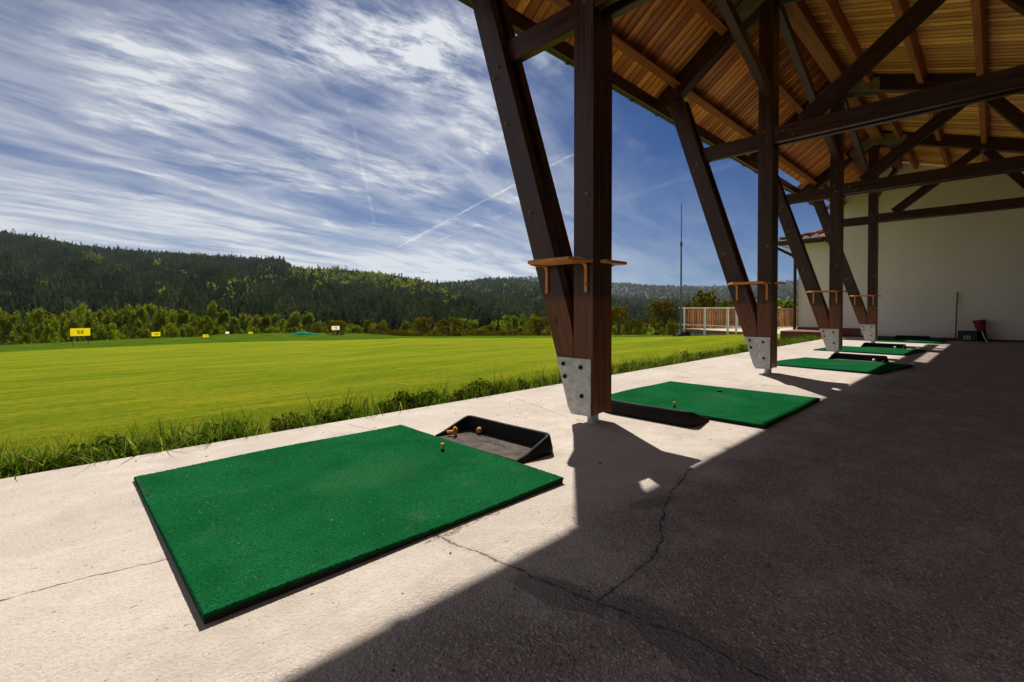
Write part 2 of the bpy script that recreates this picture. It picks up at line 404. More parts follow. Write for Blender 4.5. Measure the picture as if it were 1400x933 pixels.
MAT['weed'] = mat_leaf('verge_weed_leaves', (.020, .045, .008), (.085, .110, .014), .4, alt=(.13, .055, .022))
MAT['straw'] = simple('dry_straw', (.45, .33, .16), .8, 0, .3, 200)

# ------------------------------------------------------------------ object helpers
def world(o):
    m = o.matrix_basis.copy()
    while o.parent:
        o = o.parent; m = o.matrix_basis @ m
    return m
def link(name, me, m=None, parent=None, at=None):
    o = bpy.data.objects.new(name, me); COL.objects.link(o)
    if m is not None and me is not None and not me.materials: me.materials.append(m)
    w = at if at is not None else Matrix.Identity(4)
    if parent is not None:
        o.parent = parent
        if at is not None: o.matrix_basis = world(parent).inverted() @ w
    else: o.matrix_basis = w
    return o
def thing(name, label, cat, loc=(0, 0, 0), rz=0., group=None, rot=None):
    o = bpy.data.objects.new(name, None); COL.objects.link(o)
    o.empty_display_size = .1
    o.matrix_basis = Matrix.Translation(loc) @ (Matrix.Rotation(rz, 4, 'Z') if rot is None else rot)
    tag(o, label, cat, group); return o
def tag(o, label=None, cat=None, group=None, kind=None):
    if label: o['label'] = label
    if cat: o['category'] = cat
    if group: o['group'] = group
    if kind: o['kind'] = kind
    return o
def children(o): return [c for c in bpy.data.objects if c.parent is o]
KIDS = {}
def copy_tree(o, kids, parent=None):
    c = o.copy(); COL.objects.link(c)
    if parent: c.parent = parent
    for k in kids.get(o.name, []): copy_tree(k, kids, c)
    return c
def kid_map():
    d = {}
    for o in bpy.data.objects:
        if o.parent: d.setdefault(o.parent.name, []).append(o)
    return d

class MB:
    def __init__(s): s.v = []; s.f = []; s.uv = None; s.t = []; s.smooth = []
    def add(s, vs, fs, smooth=False):
        o = len(s.v); s.v += [tuple(v) for v in vs]; s.f += [tuple(i+o for i in f) for f in fs]; s.smooth += [smooth]*len(fs); return s
    def box(s, lo, hi, M=None):
        x0, y0, z0 = lo; x1, y1, z1 = hi
        vs = [(x0,y0,z0),(x1,y0,z0),(x1,y1,z0),(x0,y1,z0),(x0,y0,z1),(x1,y0,z1),(x1,y1,z1),(x0,y1,z1)]
        if M: vs = [M @ Vector(v) for v in vs]
        return s.add(vs, [(3,2,1,0),(4,5,6,7),(0,1,5,4),(1,2,6,5),(2,3,7,6),(3,0,4,7)])
    def prism(s, poly, axis, a, b, ch=0.):
        """extrude polygon (list of 2-D points) along axis 0/1/2 from a to b"""
        n = len(poly)
        def P(p, t):
            if axis == 0: return (t, p[0], p[1])
            if axis == 1: return (p[0], t, p[1])
            return (p[0], p[1], t)
        rings = [[P(p, a) for p in poly], [P(p, b) for p in poly]]
        vs = rings[0]+rings[1]
        fs = [tuple(range(n))[::-1], tuple(range(n, 2*n))] + [(i, (i+1) % n, n+(i+1) % n, n+i) for i in range(n)]
        return s.add(vs, fs)
    def tube(s, pts, rad, n=10, cap=True, smooth=True):
        pts = [Vector(p) for p in pts]; rad = rad if isinstance(rad, (list, tuple)) else [rad]*len(pts)
        vs = []; prev = None
        for i, p in enumerate(pts):
            d = (pts[min(i+1, len(pts)-1)] - pts[max(i-1, 0)]).normalized()
            if prev is None:
                a = d.orthogonal().normalized()
            else:
                a = (prev - d*prev.dot(d)); a = a.normalized() if a.length > 1e-6 else d.orthogonal().normalized()
            prev = a; b = d.cross(a)
            vs += [p + (a*math.cos(t)+b*math.sin(t))*rad[i] for t in [2*math.pi*k/n for k in range(n)]]
        fs = []
        for i in range(len(pts)-1):
            for k in range(n):
                fs.append((i*n+k, i*n+(k+1) % n, (i+1)*n+(k+1) % n, (i+1)*n+k))
        s.add(vs, fs, smooth)
        if cap:
            s.add(vs[:n], [tuple(range(n))[::-1]]); s.add(vs[-n:], [tuple(range(n))])
        return s
    def lathe(s, prof, n=20, at=(0, 0, 0), M=None, smooth=True):
        vs = []
        for r, z in prof:
            for k in range(n):
                t = 2*math.pi*k/n; v = Vector((r*math.cos(t), r*math.sin(t), z))
                if M: v = M @ v
                vs.append(v + Vector(at))
        fs = [(i*n+k, i*n+(k+1) % n, (i+1)*n+(k+1) % n, (i+1)*n+k) for i in range(len(prof)-1) for k in range(n)]
        return s.add(vs, fs, smooth)
    def mesh(s, name, mats=()):
        me = bpy.data.meshes.new(name); me.from_pydata(s.v, [], s.f); me.update()
        me.polygons.foreach_set('use_smooth', s.smooth)
        return me
    def build(s, name, m, parent=None, at=None, bevel=0., seg=2):
        o = link(name, s.mesh(name), m, parent, at)
        if bevel:
            b = o.modifiers.new('edge', 'BEVEL'); b.width = bevel; b.segments = seg; b.limit_method = 'ANGLE'; b.angle_limit = R(40)
        return o
def frame_on(p0, p1, upv):
    p0, p1 = Vector(p0), Vector(p1); x = (p1-p0).normalized()
    upv = Vector(upv); z = (upv - x*x.dot(upv)).normalized(); y = z.cross(x)
    m = Matrix((x, y, z)).transposed().to_4x4(); m.translation = p0
    return m, (p1-p0).length
def beam(name, p0, p1, w, h, m, parent=None, upv=(0, 0, 1), ch=.006, off=(0, 0)):
    """a squared timber with eased edges; w across, h along 'up'; local x runs with the grain"""
    fr, L = frame_on(p0, p1, upv)
    a, b = w/2, h/2; oy, oz = off
    prof = [(-a+ch, -b), (a-ch, -b), (a, -b+ch), (a, b-ch), (a-ch, b), (-a+ch, b), (-a, b-ch), (-a, -b+ch)]
    prof = [(y+oy, z+oz) for y, z in prof]
    mb = MB().prism(prof, 0, 0, L)
    return mb.build(name, m, parent, fr)
def np_mesh(name, V, Fq, tint=None, uvs=None, smooth=False, attr='tint'):
    me = bpy.data.meshes.new(name)
    V = np.asarray(V, np.float32); Fq = np.asarray(Fq, np.int32)
    k = Fq.shape[1]
    me.vertices.add(len(V)); me.vertices.foreach_set('co', V.ravel())
    me.loops.add(Fq.size); me.loops.foreach_set('vertex_index', Fq.ravel())
    me.polygons.add(len(Fq)); me.polygons.foreach_set('loop_start', np.arange(0, Fq.size, k, dtype=np.int32))
    me.polygons.foreach_set('loop_total', np.full(len(Fq), k, np.int32))
    if tint is not None:
        a = me.attributes.new(attr, 'FLOAT', 'POINT'); a.data.foreach_set('value', np.asarray(tint, np.float32).ravel())
    me.update(calc_edges=True)
    if smooth: me.polygons.foreach_set('use_smooth', np.ones(len(Fq), bool))
    return me

# ------------------------------------------------------------------ pavement
PE = 3.303   # outer edge of the slab
def pavement():
    mb = MB()
    mb.box((-4.5, -4.6, -.32), (17.36, PE, 0.))
    o = mb.build('pavement', MAT['concrete'], bevel=.012)
    tag(o, kind='structure')
pavement()

# ------------------------------------------------------------------ timber shelter
TX = [2.78+3.727*i for i in range(4)]       # the four frames
RY, RZ = 2.0, 5.02                           # ridge line (underside of the boards)
MF, MBK = .74, .335                          # slopes
EY = 3.50                                    # end of the boards at the eave
def zf(y): return RZ - MF*(y-RY)
def zb(y): return RZ - MBK*(RY-y)
X0, X1 = -1.6, 17.19
BACK = -4.5
SH = thing('open_timber_shelter', 'open dark timber shelter with a pine board roof standing over the golf mats', 'shelter', (TX[0], 2.0, 0))
def plank_set(name, pts0, pts1, x0, x1, gap, width, thick, nrm, m, holes=()):
    """boards running from line pts0 to line pts1 (y,z), laid side by side along x"""
    V = []; Fc = []; T = []; UV = []
    x = x0; (ya, za), (yb, zb_) = pts0, pts1
    L = math.hypot(yb-ya, zb_-za)
    while x < x1-.02:
        w = min(width*random.uniform(.9, 1.08), x1-x)
        a, b = x+gap/2, x+w-gap/2
        y0, z0 = ya, za
        for (h0, h1, ny, nz) in holes:
            if a > h0 and b < h1: y0, z0 = ny, nz
        dz = random.uniform(-.0015, .0015)
        t = random.random(); o = len(V)
        q = [(a, y0, z0), (b, y0, z0), (b, yb, zb_), (a, yb, zb_)]
        V += [(p[0], p[1]+nrm[0]*dz, p[2]+nrm[1]*dz) for p in q] + [(p[0], p[1]+nrm[0]*thick, p[2]+nrm[1]*thick) for p in q]
        fs = [(3, 2, 1, 0), (4, 5, 6, 7), (0, 1, 5, 4), (1, 2, 6, 5), (2, 3, 7, 6), (3, 0, 4, 7)]
        Fc += [tuple(i+o for i in f) for f in fs]
        T += [t]*8
        us = [(0, -w/2), (0, w/2), (L, w/2), (L, -w/2)]
        for f in fs: UV += [us[i % 4] for i in f]
        x += w
    me = np_mesh(name, V, Fc, T, attr='board')
    uv = me.uv_layers.new(name='UVMap'); uv.data.foreach_set('uv', np.asarray(UV, np.float32).ravel())
    return link(name, me, m, SH, Matrix.Identity(4))
def shelter():
    I = Matrix.Identity(4)
    nf = (MF/math.hypot(1, MF), 1/math.hypot(1, MF)); nb = (-MBK/math.hypot(1, MBK), 1/math.hypot(1, MBK))
    # board ends step back over the far bays, leaving a slit of sky along the gutter
    GY = 3.405
    holes = [(11.0, 13.80, GY, zf(GY)), (14.3, 16.95, GY, zf(GY))]
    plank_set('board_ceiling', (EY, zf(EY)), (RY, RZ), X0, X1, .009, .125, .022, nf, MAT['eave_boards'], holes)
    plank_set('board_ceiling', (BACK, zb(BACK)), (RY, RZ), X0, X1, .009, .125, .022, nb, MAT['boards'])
    # tile cover above the boards
    def cover(x0, x1, ya):
        mb = MB()
        pts = [(ya+.02 if ya < EY else 3.60, 0), (RY, 0)]
        y0 = pts[0][0]
        poly = [(y0, zf(y0)+.034), (RY, RZ+.036), (RY, RZ+.12), (y0, zf(y0)+.11)]
        mb.prism(poly, 0, x0, x1); return mb
    cur = X0
    mb = MB()
    for (h0, h1, gy, _) in holes+[(X1, X1, 0, 0)]:
        m2 = cover(cur, h0, EY); mb.add(m2.v, m2.f)
        if h1 > h0:
            m2 = cover(h0+.001, h1-.001, gy-.012); mb.add(m2.v, m2.f)
        cur = h1
    mb.build('tile_cover', MAT['tile'], SH, I)
    mb = MB().prism([(BACK-.2, zb(BACK-.2)+.034), (RY-.001, RZ+.036), (RY-.001, RZ+.12), (BACK-.2, zb(BACK-.2)+.12)], 0, X0, X1)
    mb.build('tile_cover', MAT['tile'], SH, I)
    # fascia board, gutter and its hooks
    mb = MB().box((X0, 3.512, zf(3.5)-.155), (X1-.75, 3.55, zf(3.5)+.0)); mb.build('fascia_board', MAT['timber'], SH, I, .004)
    zg = zf(3.5)-.05
    n = 10; prof = [(3.612+.058*math.cos(math.pi*(1+k/n)), zg+.0+.075*math.sin(math.pi*(1+k/n))*1.25) for k in range(n+1)]
    prof += [(3.612+.054*math.cos(math.pi*(1+k/n)), zg+.0+.071*math.sin(math.pi*(1+k/n))*1.2) for k in range(n, -1, -1)]
    g = MB().prism(prof, 0, X0, X1-.75).build('gutter', MAT['gutter'], SH, I)
    x = X0+.35
    while x < X1-.9:
        hk = MB().tube([(x, 3.552, zg-.02)]+[(x, 3.612+.063*math.cos(math.pi*(1+k/8)), zg+.082*math.sin(math.pi*(1+k/8))*1.25) for k in range(9)], .007, 6); x += .72
        hk.build('gutter_hook', MAT['gutter'], g, I)
    # purlins, notched between the frames' rafters
    cf, cb = math.cos(math.atan(MF)), math.cos(math.atan(MBK))
    segs = [(X0, TX[0]-.1)] + [(TX[i]+.1, TX[i+1]-.1) for i in range(3)] + [(TX[3]+.1, X1)]
    def purl(y, front, w=.10, h=.15):
        nz = nf if front else nb; z = zf(y) if front else zb(y)
        for a, b in segs:
            c = (y-nz[0]*(h/2+.003), z-nz[1]*(h/2+.003))
            beam('purlin', (a, *c), (b, *c), w, h, MAT['purlin'], SH, upv=(0, nz[0], nz[1]))
    for y in (3.25, 2.60): purl(y, True)
    for y in (1.50, .81, .12, -.57, -1.26, -1.95, -2.64, -3.33, -4.0): purl(y, False, .085, .15)
    for a, b in segs:
        beam('ridge_beam', (a, RY-.07, RZ-.145), (b, RY-.07, RZ-.145), .20, .17, MAT['purlin'], SH)
shelter()
def timber_frame(i, X):
    def sub(*a, **k): return beam(*a, **k)
    T, PM = MAT['timber'], MAT['post']
    lam = .077
    # post of three laminated planks, on a steel shoe
    Yp = 2.003
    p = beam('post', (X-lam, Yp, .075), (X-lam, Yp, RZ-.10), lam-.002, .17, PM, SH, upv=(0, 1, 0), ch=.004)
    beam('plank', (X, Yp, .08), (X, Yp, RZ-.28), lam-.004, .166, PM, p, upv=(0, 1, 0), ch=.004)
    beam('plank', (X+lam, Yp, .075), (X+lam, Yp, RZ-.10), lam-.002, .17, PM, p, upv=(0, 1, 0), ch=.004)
    # raking brace of two planks with a packing piece
    def bc(z): return 2.134 + .322*(z-.46)          # centre line of the brace
    z0, z1 = .10, 3.78
    w = .205
    b0 = None
    for sx in (-1, 1):
        # lower end is cut to the slope of the shoe and against the post
        def prof():
            hw = w/2/math.cos(math.atan(.322))
            pts = []
            yl = lambda z: bc(z)+hw
            yr = lambda z: max(bc(z)-hw, Yp+.0875)
            zs = [.072, .20, .46, .60, .75, .9, z1]
            pts = [(yr(z), z) for z in zs] + [(yl(z) if z >= .46 else 2.105+(2.243-2.105)*(z-.065)/.394, z) for z in zs[::-1]]
            return pts
        poly = prof()
        # rebuild in a frame along the brace so that the grain follows it
        fr, L = frame_on((X+sx*lam, bc(0), 0), (X+sx*lam, bc(4), 4), (0, 1, 0))
        inv = fr.inverted()
        q = [inv @ Vector((X+sx*lam, y, z)) for y, z in poly]
        mb = MB().prism([(v.x, v.z) for v in q], 1, -(lam-.002)/2, (lam-.002)/2)
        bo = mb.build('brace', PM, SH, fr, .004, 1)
        if sx == -1: b0 = bo
    fr, L = frame_on((X, bc(1.9)+.03, 1.9), (X, bc(2.62)+.03, 2.62), (0, 1, 0))
    beam('packing_block', (X, bc(1.95)+.02, 1.95), (X, bc(3.6)+.02, 3.6), lam-.004, .10, T, b0, upv=(0, 1, 0))
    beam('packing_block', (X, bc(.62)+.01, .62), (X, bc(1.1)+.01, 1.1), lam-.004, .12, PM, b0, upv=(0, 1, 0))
    # shoe: two steel cheeks, a base tube and bolts
    pl = [(1.930, .068), (2.100, .062), (2.128, .11), (2.238, .462), (1.930, .462)]
    for sx in (-1, 1):
        xa = X+sx*(1.5*lam+.001)
        MB().prism(pl, 0, min(xa, xa+sx*.008), max(xa, xa+sx*.008)).build('steel_shoe', MAT['steel'], p, Matrix.Identity(4), .0025, 2)
    MB().tube([(X-.02, 1.985, -.01), (X-.02, 1.985, .074)], .040, 24).build('base_tube', MAT['steel'], p, Matrix.Identity(4))
    def bolt(y, z, mat, r=.0115, par=p, xo=1.5*lam+.008):
        for sx in (-1, 1):
            xx = X+sx*xo
            mb = MB().tube([(xx, y, z), (xx+sx*.004, y, z)], r*1.45, 16, smooth=False)
            mb.tube([(xx+sx*.0042, y, z), (xx+sx*.014, y, z)], r, 6, smooth=False)
            mb.tube([(xx+sx*.0142, y, z), (xx+sx*.024, y, z)], r*.55, 10)
            mb.build('bolt', mat, par, Matrix.Identity(4))
            if sx == 1: continue
    for y, z in ((2.17, .415), (2.015, .40), (2.155, .325), (2.005, .20)): bolt(y, z, MAT['darkbolt'])
    for y, z in ((1.965, .98), (1.965, 1.60), (1.99, 2.93), (2.02, 3.03)): bolt(y, z, MAT['bolt'], .011, p, 1.5*lam)
    for z, d in ((2.30, .04), (2.72, .05), (2.80, -.02), (1.55, .02)): bolt(bc(z)+d, z, MAT['bolt'], .012, b0, 1.5*lam)
    # horizontal ties: the middle one to the brace, a pair running back
    beam('tie_beam', (X, bc(2.93)-.0, 2.935), (X, 2.003+.09, 2.935), lam-.004, .195, T, SH)
    for sx in (-1, 1):
        beam('tie_beam', (X+sx*lam, 1.912, 2.955), (X+sx*lam, BACK+.02, 2.955), lam-.004, .19, T, SH)
    for y, z in ((1.80, 2.98), (1.70, 2.91)): bolt(y, z, MAT['bolt'], .011, p, 1.5*lam)
    # queen struts up to the back rafter
    ya, yb = 1.62, .24
    beam('strut', (X, ya, 3.06), (X, yb, zb(yb)-.27), lam*1.6, .17, T, SH, upv=(0, 0, 1))
    beam('strut', (X, -.62, 3.06), (X, .12, zb(.12)-.27), lam*1.6, .16, T, SH, upv=(0, 0, 1))
    beam('strut', (X, -1.0, 3.06), (X, -2.1, zb(-2.1)-.27), lam*1.6, .16, T, SH, upv=(0, 0, 1))
    # rafters
    def raf(y0, y1, fn, d=.245, w=.16):
        s = (fn(y1)-fn(y0))/(y1-y0); nn = Vector((0, -s, 1)).normalized()
        a = Vector((X, y0, fn(y0)))-nn*(d/2+.004); b = Vector((X, y1, fn(y1)))-nn*(d/2+.004)
        return beam('rafter', a, b, w, d, T, SH, upv=nn)
    raf(3.49, RY+.10, zf); raf(BACK+.02, RY-.10, zb)
    # boomerang gusset plates at the ridge, both faces
    L = .62; dd = .20
    lo = .03
    pts = [(RY, RZ-.03-lo), (RY+L*.8, zf(RY+L*.8)-.03-lo), (RY+L*.8-.12, zf(RY+L*.8)-.22-lo), (RY, RZ-.33-lo), (RY-L, zb(RY-L)-.24-lo), (RY-L, zb(RY-L)-.03-lo)]
    for sx in (-1, 1):
        xa = X+sx*.1205
        MB().prism(pts, 0, min(xa, xa+sx*.008), max(xa, xa+sx*.008)).build('gusset_plate', MAT['gusset'], SH, Matrix.Identity(4))
for i, X in enumerate(TX): timber_frame(i, X)
# long wind braces in the ridge plane, one per bay
for i in range(3):
    beam('wind_brace', (TX[i]+.12, RY-.02, 4.74), (TX[i+1]-.118, RY-.02, 3.50), .10, .12, MAT['timber'], SH)
beam('wind_brace', (TX[3]+.118, RY-.02, 3.50), (X1-.02, RY-.02, 4.74), .10, .12, MAT['timber'], SH)

# ------------------------------------------------------------------ shelves hung on the posts
SHELF_LABELS = ['orange varnished wooden shelf on the nearest, largest timber post', 'orange wooden shelf on the second timber post, before the railed deck',
                'small orange shelf on the third timber post, beside the pale building corner', 'smallest orange shelf, on the timber post closest to the far wall']
def shelf(X, label):
    t = thing('post_shelf', label, 'shelf', (X, 2.0, 1.13), 0, 'orange shelves fixed to the timber posts')
    I = Matrix.Identity(4)
    xf = X-.1165
    for sx in (-1, 1):
        a = X+sx*.1195
        if sx < 0: b = X-.36; poly = [(a, 1.915), (b, 1.935), (b, 2.30), (b+.03, 2.33), (a, 2.45)]
        else: b = X+.22; poly = [(X-.04, 1.86), (b, 1.86), (b, 2.30), (a, 2.45), (a, 1.9145), (X-.04, 1.9145)]
        MB().prism(poly, 2, 1.128, 1.150).build('board', MAT['shelf'], t, I, .003)
        for y in (1.972, 2.33):
            xo = X+sx*.118
            pts = [(xo+sx*.006, y, .925), (xo+sx*.006, y, 1.085), (xo+sx*.010, y, 1.105), (xo+sx*.022, y, 1.118), (xo+sx*.04, y, 1.1235), (xo+sx*(.17 if sx < 0 else .08), y, 1.1235)]
            br = MB()
            for p, q in zip(pts, pts[1:]):
                p, q = Vector(p), Vector(q); d = (q-p).normalized(); nrm = Vector((-d.z, 0, d.x))*.004
                vs = [p+nrm+Vector((0, s, 0)) for s in (-.012, .012)] + [q+nrm+Vector((0, s, 0)) for s in (.012, -.012)]
                vs2 = [v-2*nrm for v in vs]
                br.add(vs+vs2, [(0, 1, 2, 3), (7, 6, 5, 4), (0, 4, 5, 1), (1, 5, 6, 2), (2, 6, 7, 3), (3, 7, 4, 0)])
            for z in (.945, 1.05):
                br.tube([(xo+sx*.0105, y, z), (xo+sx*.0135, y, z)], .004, 8)
            br.build('bracket', MAT['shelf'], t, I)
    return t
for X, lb in zip(TX, SHELF_LABELS): shelf(X, lb)

# ------------------------------------------------------------------ golf mats
MS = 1.44
def turf_mesh(name, n, size, amp):
    """pile of the mat: a fine grid with uneven tips that drops over the edge"""
    rng = np.random.default_rng(5)
    g = np.linspace(-size/2, size/2, n)
    X, Y = np.meshgrid(g, g, indexing='ij')
    Z = rng.random((n, n))**1.5*amp
    px = size/n
    X = X+rng.uniform(-.35, .35, (n, n))*px; Y = Y+rng.uniform(-.35, .35, (n, n))*px
    e = np.minimum(np.minimum(g[:, None]+size/2, size/2-g[:, None]), np.minimum(g[None, :]+size/2, size/2-g[None, :]))
    Z = np.where(e < px*.5, -.008, Z); Z = np.where((e > px*.5) & (e < px*1.6), Z*.6-.001, Z)
    V = np.stack([X, Y, Z+.0235+.0035*np.sin(X*2.3+.5)*np.sin(Y*2.0+1.)+.004*np.exp(-e*18)*np.sin(5*X+3*Y)], -1).reshape(-1, 3)
    i = np.arange(n*n).reshape(n, n)
    Fq = np.stack([i[:-1, :-1], i[1:, :-1], i[1:, 1:], i[:-1, 1:]], -1).reshape(-1, 4)
    return np_mesh(name, V, Fq, rng.random(n*n))
mat_labels = ['green turf mat nearest the camera, largest in view, fully in the sun', 'second green turf mat, behind the nearest post, with its tray at the near edge',
              'third green turf mat, partly shaded, lying behind the second timber post', 'fourth green turf mat, thin and far, between the last two posts',
              'farthest green turf mat, lying close to the white wall']
TURF_FINE = turf_mesh('turf', 520, MS, .0035)
TURF_FINE.materials.append(MAT['turf'])
def golf_mat(i, x, y, rz, size, me):
    t = thing('golf_mat', mat_labels[i], 'golf mat', (x, y, .001), rz, 'green golf mats along the slab')
    s = size/MS
    h = size/2-.0035
    MB().box((-h, -h, 0), (h, h, .0190)).build('rubber_base', MAT['rubber'], t, world(t), .003)
    o = link('turf', me, None, t); o.scale = (s, s, 1)
    return t
golf_mat(0, .992, 2.100, R(-.4), 1.425, TURF_FINE)
golf_mat(1, 4.14, 1.765, R(-.3), 1.412, TURF_FINE)
golf_mat(2, 8.10, 1.57, R(-8), 1.40, TURF_FINE)
golf_mat(3, 11.50, 1.70, R(-7), MS, TURF_FINE)
golf_mat(4, 15.75, 1.55, R(-1), MS, TURF_FINE)

# ------------------------------------------------------------------ rubber ball trays
def make_tray(L=.70, D=.27, H=.105):
    """open toward -x; back wall at +x. local origin: middle of the open edge"""
    t = thing('ball_tray', 'x', 'ball tray')
    hl = L/2; th = .020
    mb = MB()
    mb.box((0, -hl+.01, 0), (D-.02, hl-.01, .012))
    mb.build('tray_floor', MAT['rubber_floor'], t, Matrix.Identity(4), .003)
    # one rim running round three sides: plan path with rounded corners, height rising to the back
    path = [(.0, -hl, .022), (.05, -hl, .034), (D-.045, -hl+.001, H-.010), (D-.016, -hl+.008, H-.001), (D-.004, -hl+.022, H),
            (D, -hl+.048, H), (D, 0, H-.002), (D, hl-.048, H), (D-.004, hl-.022, H), (D-.016, hl-.008, H-.001), (D-.045, hl-.001, H-.010), (.05, hl, .034), (.0, hl, .022)]
    vs = []; n = len(path)
    for i, (x, y, z) in enumerate(path):
        a = Vector(path[max(i-1, 0)][:2]); b = Vector(path[min(i+1, n-1)][:2]); d = (b-a).normalized(); out = Vector((d.y, -d.x))
        p = Vector((x, y))
        sp = .015*z/H
        ring = [(p+out*(.012+sp), 0), (p+out*(.011+sp*.95), z*.30), (p+out*.010, z-.006), (p+out*.004, z), (p-out*.006, z), (p-out*.011, z-.006), (p-out*(.014+sp*.35), .012), (p-out*(.014+sp*.35), 0)]
        vs += [(q.x, q.y, zz) for q, zz in ring]
    k = 8; fs = []
    for i in range(n-1):
        for j in range(k): fs.append((i*k+j, (i+1)*k+j, (i+1)*k+(j+1) % k, i*k+(j+1) % k))
    fs += [tuple(range(k)), tuple(range((n-1)*k, n*k))[::-1]]
    r = MB().add(vs, fs, True).build('tray_rim', MAT['rubber'], t, Matrix.Identity(4))
    return t
tray0 = make_tray()
# worn embossed lettering on the floor of the trays: too worn to read, only traces of strokes are left
lt = MB()
rr = random.Random(3)
for k in range(8):
    y = .105-.030*k
    for j in range(rr.choice((1, 2, 2))):
        lt.box((.128+rr.uniform(-.004, .004)+.012*j, y, .0118), (.134+.012*j+rr.uniform(0, .006), y+rr.uniform(.007, .018), .0134))
lt.build('embossed_marking', MAT['rubber'], tray0, Matrix.Identity(4))
KM = kid_map()
tray_spec = [(1.735, 2.075, R(2), 'black rubber ball tray holding an old ball, beside the nearest mat'),
             (3.395, 1.79, R(180), 'black rubber ball tray with its high back to the camera, by the second mat'),
             (8.86, 1.50, R(-8), 'black rubber ball tray at the far side of the third mat'),
             (12.27, 1.62, R(-7), 'black rubber ball tray behind the fourth mat, below the last post'),
             (16.50, 1.53, R(-1), 'black rubber ball tray in the shade between the farthest mat and the wall')]
for i, (x, y, rz, lb) in enumerate(tray_spec):
    o = tray0 if i == 0 else copy_tree(tray0, KM)
    o.location = (x, y, .001); o.rotation_euler = (0, 0, rz)
    o['label'] = lb; o['group'] = 'black rubber ball trays'
bpy.context.view_layer.update()

# ------------------------------------------------------------------ tees and balls
def tee(name, M, label, flange=True, black=False):
    mats = (MAT['rubber'], MAT['rubber']) if black else (MAT['orange'], MAT['rubber'])
    t = thing(name, label, 'tee', rot=M); t.matrix_basis = M
    MB().lathe([(.0, .0), (.0095, 0), (.0085, .012), (.0085, .016)], 14).build('tee_foot', mats[1], t, M)
    MB().lathe([(.0088, .016), (.0085, .034), (.0098, .040), (.0098, .043), (.007, .043), (.006, .036), (0, .036)], 14).build('tee_cup', mats[0], t, M)
    return t
tee('rubber_tee', Matrix.Translation((1.548, 2.118, .0235)), 'orange rubber tee standing on the nearest green mat')
tee('rubber_tee', Matrix.Translation((3.57, 1.778, .0235)), 'orange rubber tee standing on the second green mat, behind its tray')
M = Matrix.Translation((4.50, 1.82, .034)) @ Matrix.Rotation(R(-62), 4, 'Z') @ Matrix.Rotation(R(86), 4, 'Y')
tee('rubber_tee', M, 'black rubber tee lying on the far half of the second mat', black=True)
def flange_tee(M, label):
    t = thing('flanged_tee', label, 'tee', rot=M); t.matrix_basis = M
    MB().lathe([(0, 0), (.030, 0), (.031, .003), (.029, .006), (.012, .009), (.0, .009)], 24).build('tee_flange', MAT['orange'], t, M)
    MB().lathe([(.0105, .008), (.0095, .03), (.0105, .058), (.008, .058), (.006, .045), (0, .045)], 16).build('tee_stem', MAT['orange'], t, M)
    return t
M = Matrix.Translation((1.815, 2.345, .043)) @ Matrix.Rotation(R(118), 4, 'Z') @ Matrix.Rotation(R(98), 4, 'Y')
flange_tee(M, 'orange flanged rubber tee lying on its side in the nearest tray')
def ball(x, y, z, m, label):
    o = MB().lathe([(.0214*math.sin(math.pi*k/14), -.0214*math.cos(math.pi*k/14)) for k in range(15)], 24).build('golf_ball', m, None, Matrix.Translation((x, y, z)))
    tag(o, label, 'golf ball', 'golf balls left in the trays')
ball(1.958, 2.285, .0345, MAT['oldball'], 'yellowed old golf ball in the corner of the nearest tray')
ball(9.02, 1.27, .0345, MAT['ball'], 'white golf ball in the tray of the third mat')
ball(12.42, 1.40, .0345, MAT['ball'], 'white golf ball in the tray of the fourth mat')

